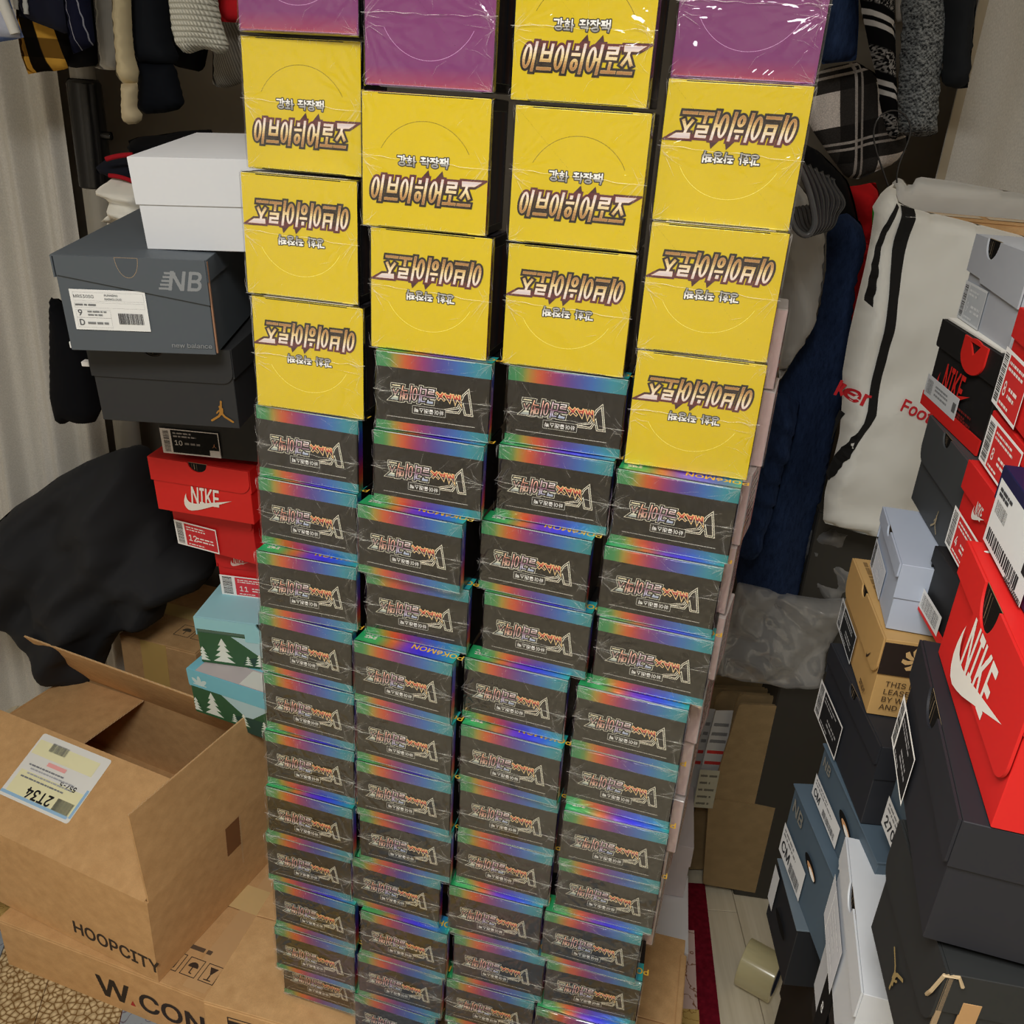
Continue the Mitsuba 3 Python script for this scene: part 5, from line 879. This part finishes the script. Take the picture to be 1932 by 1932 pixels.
def fine(poly, step=.01):
    """outline with extra points and a cut into small cells, so that the print can follow folds"""
    a, b, c, d = poly.bounds; out = []
    for x in np.arange(a, c, step):
        for z in np.arange(b, d, step):
            q = poly.intersection(sbox(x, z, x+step, z+step))
            if not q.is_empty and q.area > 1e-9: out += [g for g in getattr(q, 'geoms', [q]) if g.geom_type == 'Polygon']
    return out
def seam_line(key, s, pts, r=.0012, col=(150, 150, 150), bsdf='cloth'):
    p = smooth_path(pts, 40); y = s(p); ok = ~np.isnan(y); m = M()
    if ok.sum() < 3: print('seam outside', key, pts); return; tube(m, np.c_[p[ok, 0], y[ok]-.0006, p[ok, 1]], r, col, 5); m.build(key, bsdf, True)

# left rack
VF = ((0, .07, .006, 1.),)
garment('plaid_shirt', 'blue_check', 'blue and white checked shirt hem at the upper left corner', 'shirt', part='cloth', thick=.03, folds=VF)
m = M(); v, f = cbox(-.975, -.962, 1.598, 1.606, 1.70, 1.98, .002); m.add(v, f, (214, 214, 210)); 
y_, pl = GEO['plaid_shirt']; tube(m, [(pl[1][0]-.004, y_-.016, pl[1][1]), (pl[2][0]-.006, y_-.016, pl[2][1]), (pl[3][0]-.008, y_-.014, pl[3][1]+.004)], [.009, .009, .008], (212, 212, 208), 8)
m = M(); tube(m, [(pl[1][0]-.004, y_-.012, pl[1][1]), (pl[2][0]-.006, y_-.012, pl[2][1]), (pl[3][0]-.008, y_-.010, pl[3][1]+.004)], [.009, .009, .008], (212, 212, 208), 8); m.build('plaid_shirt__button_band', 'cloth', True); labels['plaid_shirt__button_band'] = {'label': 'white button band'}
s = garment('navy_jacket', 'cloth', 'dark navy jacket with two white braided cords, beside the checked shirt', 'jacket', part='cloth', col=(32, 34, 50), thick=.04, folds=VF)
y_, pl = GEO['navy_jacket']
for i, dx in enumerate((.018, .034)):
    m = M(); q0 = np.array([pl[1][0]+dx-.008, pl[1][1]+.008-.006*i]); q1 = q0+[.012, .24]; k = np.linspace(0, 1, 40)[:, None]; p = q0+(q1-q0)*k; 
    r_ = .0042+.0007*np.sin(k[:, 0]*150); tube(m, np.c_[p[:, 0], np.full(40, y_-.026), p[:, 1]], r_, (206, 208, 204), 6); m.build('navy_jacket__cord'+('_001' if i else ''), 'cloth', True); labels['navy_jacket__cord'+('_001' if i else '')] = {'label': 'white braided cord'}
garment('pinstripe_sleeve', 'pinstripe', 'navy pinstriped sleeve hanging with a slanted cuff', 'jacket', thick=.05, folds=((0, .05, .003, 0.),))
garment('flannel', 'flannel_check', 'black and mustard checked flannel shirt hem', 'shirt', thick=.03, folds=VF)
garment('dark_jacket', 'cloth', 'black jacket hem behind the pinstriped sleeve', 'jacket', col=(13, 13, 15), thick=.04)
garment('white_tee', 'cloth', 'white T-shirt hem beside the cream sleeve', 'T-shirt', col=(188, 187, 182), thick=.03, folds=((0, .045, .006, .5),))
garment('cream_sleeve', 'cloth', 'cream sweatshirt sleeve with a ribbed cuff', 'sweatshirt', part='sleeve', col=(206, 192, 156), thick=.06, lumps=.006, seed=3)
garment('cream_sleeve', 'cloth', '', '', part='cuff', geo='cream_cuff', tag=False, col=(200, 186, 154), thick=.05, folds=((0, .005, .0006, 0.),), step=.006)
garment('navy_sleeve', 'cloth', 'dark navy sweatshirt sleeve with a wide ribbed cuff', 'sweatshirt', part='sleeve', col=(28, 31, 37), thick=.08, lumps=.008, seed=5)
garment('navy_sleeve', 'cloth', '', '', part='cuff', geo='navy_cuff', tag=False, col=(20, 23, 30), thick=.06, folds=((0.2, .007, .0012, 0.),), step=.006)
garment('knit', 'knit_white', 'white chunky honeycomb knit sweater hem', 'sweater', thick=.07, folds=((0, .10, .006, 1.),), step=.007)
garment('red_sweater', 'cloth', 'bright red garment hem beside the white knit', 'sweater', geo='red_top', col=(206, 36, 44), thick=.03)
garment('grey_cuff', 'rib_grey', 'grey ribbed cuff hanging below the red hem', 'sweater', thick=.06, round_=.05)
garment('black_sleeve_behind', 'cloth', 'black sleeve end in the shade behind the white knit', 'jacket', col=(9, 9, 10), thick=.04)
s = garment('folded_navy', 'cloth', 'folded navy garment with red edges behind the white shoe box', 'garment', part='cloth', col=(24, 26, 36), thick=.2, round_=.05)
m = M(); tube(m, smooth_path([(x, 1.605, z) for x, z in GEO['trim1'][1]], 12), .004, (150, 24, 34), 6); tube(m, smooth_path([(x, 1.605, z) for x, z in GEO['trim2'][1]], 12), .004, (150, 24, 34), 6); m.build('folded_navy__red_trim', 'cloth', True)
garment('black_roll', 'cloth', 'rolled black garment lying behind the white shoe box', 'garment', col=(13, 13, 16), thick=.12, round_=.04)
garment('white_cloth', 'cloth', 'crumpled white cloth wedged behind the grey shoe box', 'cloth', col=(216, 214, 206), thick=.14, round_=.03, folds=((1.2, .03, .012, 1.),), lumps=.014, step=.007)
garment('black_coat_hanging', 'cloth', 'black garment hanging left of the shoe boxes', 'jacket', col=(14, 15, 19), thick=.1, round_=.06, lumps=.01, step=.007)
garment('coat_heap', 'cloth', 'black coat heaped over the carton at the left', 'coat', col=(44, 45, 48), thick=.24, round_=.12, lumps=.03, folds=((-.45, .17, .030, 1.), (-.75, .085, .012, .4), (.5, .21, .014, 2.)), step=.012)
# right rack
garment('denim_blue_jacket', 'denim', 'dark blue denim jacket hem beside the purple box', 'jacket', thick=.05, folds=VF)
garment('plaid_shirt_001', 'plaid_dark', 'black and white plaid shirt hanging on the right rack', 'shirt', geo='plaid_body', thick=.05, folds=((.2, .09, .012, .3),))
garment('plaid_sleeve', 'plaid_bands', 'black sleeve with white plaid bands hanging before the shirt body', 'shirt', thick=.07)
garment('tweed_sleeve', 'tweed', 'grey tweed coat sleeve with curly texture', 'coat', thick=.08, lumps=.005)
garment('black_sleeve', 'cloth', 'black sleeve hanging next to the white curtain', 'jacket', col=(34, 37, 41), thick=.07, folds=((0, .04, .004, 0.),))
garment('white_collar', 'cloth', 'small patch of white cloth above the tweed sleeve', 'garment', col=(196, 192, 184), thick=.03)
garment('grey_tee', 'cloth', 'pale grey garment on the lower hangers behind the tower', 'T-shirt', col=(172, 172, 170), thick=.08, lumps=.012, folds=((.7, .09, .012, .3),))
garment('black_jacket', 'cloth', 'black garment between the hangers and the plaid shirt', 'jacket', geo='black_top', col=(13, 13, 15), thick=.06, lumps=.01)
s = garment('denim_pants', 'denim', 'long dark blue denim garment with pale stitching, hanging right of the tower', 'jeans', part='cloth', thick=.12, round_=.09, folds=((.25, .19, .020, 2.2),), lumps=.014)
y_, pl = GEO['denim_pants']; PX = np.array(pl)
def uv(a, b):   # between outline corners
    return PX[a]*(1-b[0])+PX[b[1]]*b[0]
st = [(.660, 1.432), (.625, 1.40), (.585, 1.36), (.545, 1.31), (.515, 1.25), (.495, 1.18)]
for i, o in enumerate((0, .010)):
    seam_line('denim_pants__stitching'+('_001' if i else ''), s, [(a+o, z-o*.8) for a, z in st], .0013, (132, 140, 152))
seam_line('denim_pants__stitching_002', s, [(.566, 1.60), (.585, 1.55), (.595, 1.49), (.60, 1.45)], .0013, (132, 140, 152)); seam_line('denim_pants__stitching_003', s, [(.578, 1.60), (.597, 1.55), (.607, 1.49), (.612, 1.45)], .0013, (132, 140, 152))
for i in range(4): labels['denim_pants__stitching'+(f'_{i:03d}' if i else '')] = {'label': 'pale double stitching'}
garment('denim_sleeve_front', 'denim', 'crumpled denim sleeve hanging close to the tower', 'jacket', thick=.10, round_=.06, folds=((1.3, .05, .012, 0.), (.3, .09, .01, 1.)), lumps=.016)
garment('red_hoodie', 'cloth', 'red garment squeezed between the denim and the paper bag', 'hoodie', col=(186, 26, 30), thick=.07, folds=((0, .05, .008, 0.),))
garment('green_clip', 'shiny', 'small green plastic clip at the edge of the paper bag', 'clip', col=(40, 150, 50), thick=.02, round_=.01, step=.006)
for i in range(7):
    y_, pl = GEO[f'hanger{i}']; m = M(); p = smooth_path(pl, 40); p3 = np.c_[p[:, 0], y_+.02*np.linspace(0, 1, 40), p[:, 1]]; tube(m, p3, .0042, (52, 54, 58) if i else (88, 92, 96), 8)
    key = 'clothes_hanger'+(f'_{i:03d}' if i else ''); m.build(key, 'shiny', True)
    lab(key, 'dark glossy clothes hanger, one of the cluster beside the yellow boxes', 'hanger', 'clothes hangers beside the tower')
y_, pl = GEO['wire']; m = M(); p = smooth_path(pl, 60); tube(m, np.c_[p[:, 0], np.full(60, y_), p[:, 1]], .0014, (44, 44, 46), 6); m.build('wire_loop', 'shiny', True); lab('wire_loop', 'thin dark wire loop standing up behind the paper bag', 'wire')
# rails and the telescopic pole
m = M(); tube(m, [(-1.5, 1.79, 2.06), (-.35, 1.79, 2.06)], .012, (120, 120, 122), 10); m.build('clothes_rail', 'shiny', True); lab('clothes_rail', 'metal clothes rail above the left garments', 'rail')
m = M(); tube(m, [(.36, 1.74, 2.06), (1.0, 1.74, 2.06)], .012, (120, 120, 122), 10); m.build('clothes_rail_001', 'shiny', True); lab('clothes_rail_001', 'metal clothes rail above the right garments', 'rail')
X0, Y0 = -.985, 2.10
m = M(); tube(m, [(X0, Y0, 0), (X0, Y0, 1.49)], .031, (150, 147, 138), 20); m.build('rack_pole__lower_tube', 'gloss', True)
m = M(); tube(m, [(X0, Y0, 1.488), (X0, Y0, 1.492), (X0, Y0, 1.70), (X0, Y0, 1.71)], [.031, .036, .036, .030], (14, 14, 15), 20); tube(m, [(X0+.028, Y0-.01, 1.60), (X0+.052, Y0-.012, 1.60)], .009, (12, 12, 13), 10); m.build('rack_pole__lock_sleeve', 'gloss', True)
m = M(); tube(m, [(X0, Y0, 1.70), (X0, Y0, ZC)], .026, (140, 137, 130), 20); m.build('rack_pole__upper_tube', 'gloss', True)
lab('rack_pole', 'grey telescopic clothes pole with a black locking sleeve', 'pole')
def curtain(key, x0, x1, y, z0, z1, wl, amp, label, seed=1, nx=150, nz=30, th=.002, hem=None):
    x = np.linspace(x0, x1, nx); z = np.linspace(z0, z1, nz); X, Z = np.meshgrid(x, z)
    ph = 1.6*meshkit.noise(np.stack([X*3, Z*.7, X*0+seed], -1), seed)
    Y = y+amp*np.sin(X*2*math.pi/wl+ph*2.2)+.35*amp*np.sin(X*2*math.pi/wl*2.7+ph*4+seed)
    v = np.stack([X, Y, Z], -1).reshape(-1, 3); i = (np.arange(nx-1)[None]+np.arange(nz-1)[:, None]*nx).ravel(); f = np.stack([i, i+1, i+nx+1, i+nx], 1)
    m = M(); m.add(v, f, (200, 200, 196)); m.build(key+'__cloth', 'curtain_cloth', True)
    if hem is not None:
        k = x <= x0+hem; m = M(); v2 = np.stack([X[:, k], Y[:, k]-.004, Z[:, k]], -1); nn = k.sum(); i = (np.arange(nn-1)[None]+np.arange(nz-1)[:, None]*nn).ravel(); m.add(v2.reshape(-1, 3), np.stack([i, i+1, i+nn+1, i+nn], 1), (176, 166, 146)); m.build(key+'__hem', 'cloth', True)
    lab(key, label, 'curtain')
curtain('grey_curtain', -1.70, -1.045, 2.12, .0, 2.3, .125, .030, 'pale curtain in deep folds along the left edge', 3)
curtain('white_curtain', .812, 1.5, 1.95, .0, 2.3, .34, .010, 'smooth white curtain hanging at the upper right', 7, hem=.022)

# paper bag with a carton in it
s = garment('paper_bag', 'paper', 'big white paper shopping bag with black stripes and red lettering Foot Locker', 'shopping bag', part='front', geo='bag', col=(226, 227, 222), thick=.05, round_=.02, lumps=.016, folds=((1.45, .24, .006, .4), (.3, .31, .006, 1.)), step=.014, seed=9, back=.2)
garment('paper_bag', 'paper', '', '', part='back', geo='bag_back', tag=False, col=(206, 207, 204), thick=.02, round_=.02, lumps=.008, step=.014)
at = surf_print(s); 
def chart(pts, bsdf, key, col, h=.0028):
    pr = Print(surf_print(s, h), h0=0, step=0)
    for g in fine(Polygon(pts).buffer(0), .007): pr.poly(g, col)
    pr.build(key, bsdf)
STR = {'stripe1': [[0.579, 1.607], [0.604, 1.602], [0.602, 1.567], [0.6, 1.518], [0.599, 1.468], [0.603, 1.416], [0.604, 1.362], [0.606, 1.307], [0.608, 1.27], [0.602, 1.25], [0.589, 1.22], [0.582, 1.19], [0.573, 1.159], [0.566, 1.133], [0.558, 1.148], [0.566, 1.179], [0.573, 1.204], [0.583, 1.234], [0.591, 1.254], [0.592, 1.278], [0.588, 1.325], [0.587, 1.379], [0.584, 1.441], [0.581, 1.5], [0.579, 1.558]], 'stripe2': [[0.568, 1.61], [0.573, 1.604], [0.57, 1.588], [0.564, 1.565], [0.562, 1.532], [0.562, 1.499], [0.561, 1.465], [0.56, 1.451], [0.552, 1.458], [0.553, 1.481], [0.554, 1.515], [0.555, 1.548], [0.558, 1.576]], 'stripe3': [[0.558, 1.266], [0.566, 1.261], [0.56, 1.237], [0.556, 1.208], [0.555, 1.168], [0.553, 1.148], [0.549, 1.167], [0.548, 1.207], [0.552, 1.242]], 'text1': [[0.646, 1.282], [0.704, 1.259], 0.0195], 'text2': [[0.531, 1.299], [0.584, 1.285], 0.026]}
chart(STR['stripe1'], 'paper', 'paper_bag__black_stripe', (30, 30, 30)); chart(STR['stripe2'], 'paper', 'paper_bag__black_stripe_001', (30, 30, 30)); chart(STR['stripe3'], 'paper', 'paper_bag__black_stripe_002', (30, 30, 30))
for i in range(3): labels['paper_bag__black_stripe'+(f'_{i:03d}' if i else '')] = {'label': 'black printed stripe'}
for nm, t in (('text1', 'Foot Locker'), ('text2', 'ker')):
    (xa, za), (xb, zb), hh = STR[nm]; pr = Print(surf_print(s, .0032), h0=0, step=0); pr.text(t, xa, za, hh, (200, 44, 52), True, rot=math.degrees(math.atan2(zb-za, xb-xa)), sx=1.12); pr.build('paper_bag__lettering'+('_001' if nm == 'text2' else ''), 'paper'); labels['paper_bag__lettering'+('_001' if nm == 'text2' else '')] = {'label': 'red lettering'}
fr, W, D, H = carton('bagged_carton', [.595, 1.555, 1.19, -.28, .36, .09, .400], 'tan carton with tape patches sticking out of the white paper bag')
pr = Print(face_map(fr, 'top', W, D, H), h0=.0006); pr.rect(.06, .02, .14, .07, (200, 170, 112)); pr.rect(.15, .02, .26, .07, (200, 170, 112)); pr.build('bagged_carton__tape', 'shiny')
carton('dark_carton', [.60, 1.60, 0, -.1, .40, .28, 1.03], 'tall dark carton beneath the paper bag, behind the clear plastic')
scene['dark_carton__body']['bsdf'] = {'type': 'ref', 'id': 'card'}; 
for k_ in ('body', 'top_flap', 'top_flap_001'):
    W, D, H = .40, .28, 1.03; fr = Fr([.60, 1.60, 0], -.1); m = M()
    addbox(m, fr, 0, W, 0, D, 0, H-.004, (54, 52, 48), .003) if k_ == 'body' else addbox(m, fr, .0006, W-.0006, (0 if k_ == 'top_flap' else D/2+.001), (D/2-.001 if k_ == 'top_flap' else D), H-.0042, H, (54, 52, 48), .001); m.build('dark_carton__'+k_, 'card')

# folded mailer cartons
def sheet(key, geo, th=.006, label=None, r=.010, part=None, bs='cardboard_grey', lean=.0):
    y_, pts = GEO[geo]; P = Polygon(pts).buffer(0).buffer(-r).buffer(r, 6); m = M(); zb_ = P.bounds[1]
    plate(m, lambda st, h: np.c_[st[:, :1], y_+np.ravel(np.broadcast_to(h, (len(st), 1)))[:, None]+lean*(st[:, 1:2]-zb_), st[:, 1:2]], P, 0, th, KR)
    m.build(f'{key}__{part}' if part else key, bs)
    if label: lab(key, label, 'cardboard')
sheet('mailer_carton', 'mail1', part='upper_panel'); sheet('mailer_carton', 'mail1b', part='lower_panel', label='folded tan cardboard mailer standing frontmost on the floor')
for i, (g, l) in enumerate((('mail2', 'folded cardboard mailer second from the front, with a white label'), ('mail3', 'folded cardboard mailer third from the front, shifted left'), ('mail4', 'fourth folded cardboard mailer in the row'), ('mail5', 'fifth folded cardboard mailer in the row'), ('mail6', 'rearmost folded cardboard mailer under the clear plastic'))):
    sheet(f'mailer_carton_{i+1:03d}', g, label=l, part='panel', th=.008)
for i, (g, k) in enumerate((('maillabel2', 'mailer_carton_001'), ('maillabel3', 'mailer_carton_002'))):
    y_, pts = GEO[g]; P = Polygon(pts); pr = Print(lambda st, h: np.c_[st[:, :1], np.full((len(st), 1), y_)-h, st[:, 1:2]], h0=.0006); pr.poly(P, (186, 188, 190)); a, b, c, d = P.bounds
    for t_, c_ in ((.82, (120, 122, 126)), (.72, (120, 122, 126)), (.52, (196, 60, 56)), (.64, (120, 122, 126)), (.40, (196, 60, 56))):
        pr.poly(P.buffer(-.004).intersection(sbox(a, b+(d-b)*t_, c, b+(d-b)*(t_+.035))), c_, False)
    pr.build(k+'__shipping_label', 'paper'); labels[k+'__shipping_label'] = {'label': 'white label with grey and red printing'}
y_, pts = GEO['mail1b']; pr = Print(lambda st, h: np.c_[st[:, :1], np.full((len(st), 1), y_)-h, st[:, 1:2]], h0=.0006); a, b = .462, .27
pr.rect(a, b, a+.045, b+.11, (170, 168, 150)); pr.lines(a+.004, a+.042, [b+.09, b+.07, b+.05, b+.03, b+.01], .006, (104, 102, 92), 4); pr.build('mailer_carton__shipping_label', 'paper')
# clear plastic bags
for key, geo, l, sd in (('clear_plastic_bag', 'plastic', 'crumpled clear plastic bag lying over the folded mailers', 4), ('clear_plastic_bag_001', 'plastic2', 'crumpled clear plastic wrap under the paper bag', 8)):
    (V, Fc), s_ = pillow(geo, thick=.05, step=.0085, lumps=.045, round_=.02, seed=sd, folds=((.9, .05, .004, .2),), back=.1); m = M(); m.add(V, Fc, (220, 220, 220)); v, f, c = m.arrays(); scene[key] = mikit.ply((v, f), 'cloudy_plastic', True); lab(key, l, 'plastic bag')

# tape roll on the floor
ax = np.array([.84, -.54, 0.]); ay = np.array([.54, .84, 0.]); c0 = np.array([.600, 1.352, .0515]); L_ = .075
def lathe(prof, col, key, bsdf, n=56):
    a = np.arange(n)*2*np.pi/n; V = []
    for (x, r_) in prof: V.append(c0+ax*(x-L_/2)+r_*(np.cos(a)[:, None]*ay+np.sin(a)[:, None]*np.array([0, 0, 1.])))
    k = len(prof); f = [[i*n+j, i*n+(j+1) % n, ((i+1) % k)*n+(j+1) % n, ((i+1) % k)*n+j] for i in range(k) for j in range(n)]
    m = M(); m.add(np.vstack(V), np.array(f), col); m.build(key, bsdf, 40 if False else False)
lathe([(0, .036), (0, .0505), (.0012, .0512), (L_-.0012, .0512), (L_, .0505), (L_, .036)], (186, 178, 138), 'tape_roll__tape', 'shiny', 96)
lathe([(-.001, .0325), (-.001, .0365), (L_+.001, .0365), (L_+.001, .0325)], (52, 58, 78), 'tape_roll__core', 'card')
lab('tape_roll', 'roll of clear yellowish packing tape lying on the wooden floor', 'tape'); labels['tape_roll__core'] = {'label': 'dark blue core'}

# patchwork rug
RX1 = [(.531, 1.60), (.503, 1.26), (.47, .80)]
def slabp(key, pts, z0, z1, bsdf):
    m = M(); e = trimesh.creation.extrude_polygon(Polygon(pts), z1-z0, engine='earcut'); v = np.array(e.vertices); v[:, 2] += z0; m.add(v, e.faces, (150, 60, 60)); m.build(key, bsdf)
slabp('patchwork_rug__base', [(-1.45, .35), (.40, .35), (.44, 1.62), (-1.45, 1.62)], 0, .004, 'rug_red')
slabp('patchwork_rug__border', [(.405, .7), (.455, .7), (.503, 1.26), (.533, 1.62), (.470, 1.62), (.445, 1.26)], .0, .009, 'rug_red'); labels['patchwork_rug__border'] = {'label': 'dark red border'}
cells = []; xs = [-1.45, -1.02, -.905, -.74, -.62, -.46, -.3, -.12, .06, .22, .36]; MATS = ['rug_yellow', 'rug_honeycomb', 'rug_honeycomb', 'rug_blue', 'rug_yellow', 'rug_pink', 'rug_blue', 'rug_honeycomb', 'rug_pink', 'rug_yellow']
k = 0
for i in range(len(xs)-1):
    for j, (y0, y1) in enumerate(((.36, .62), (.62, .88), (.88, 1.14), (1.14, 1.38), (1.38, 1.61))):
        sk = lambda x, y: x+.22*(1.3-y)*(1 if x < .1 else 0)
        slabp('patchwork_rug__patch'+(f'_{k:03d}' if k else ''), [(sk(xs[i]+.001, y0), y0+.001), (sk(xs[i+1]-.001, y0), y0+.001), (sk(xs[i+1]-.001, y1), y1-.001), (sk(xs[i]+.001, y1), y1-.001)], .004, .0085+.0004*((i+j) % 2), MATS[i] if i in (1, 2, 3, 4) and y0 > 1.0 else MATS[(i+j) % 10]); k += 1
for j, (y0, y1, mt) in enumerate(((1.28, 1.48, 'rug_pink'), (1.08, 1.28, 'rug_yellow'), (.85, 1.08, 'rug_blue'))):
    slabp('patchwork_rug__patch_%03d' % k, [(.385, y0), (.395+.1*(y0-.7)/.9, y0), (.398+.1*(y1-.7)/.9, y1), (.385, y1)], .004, .0095, mt); k += 1
lab('patchwork_rug', 'patchwork rug with honeycomb and floral patches and a dark red border', 'rug')
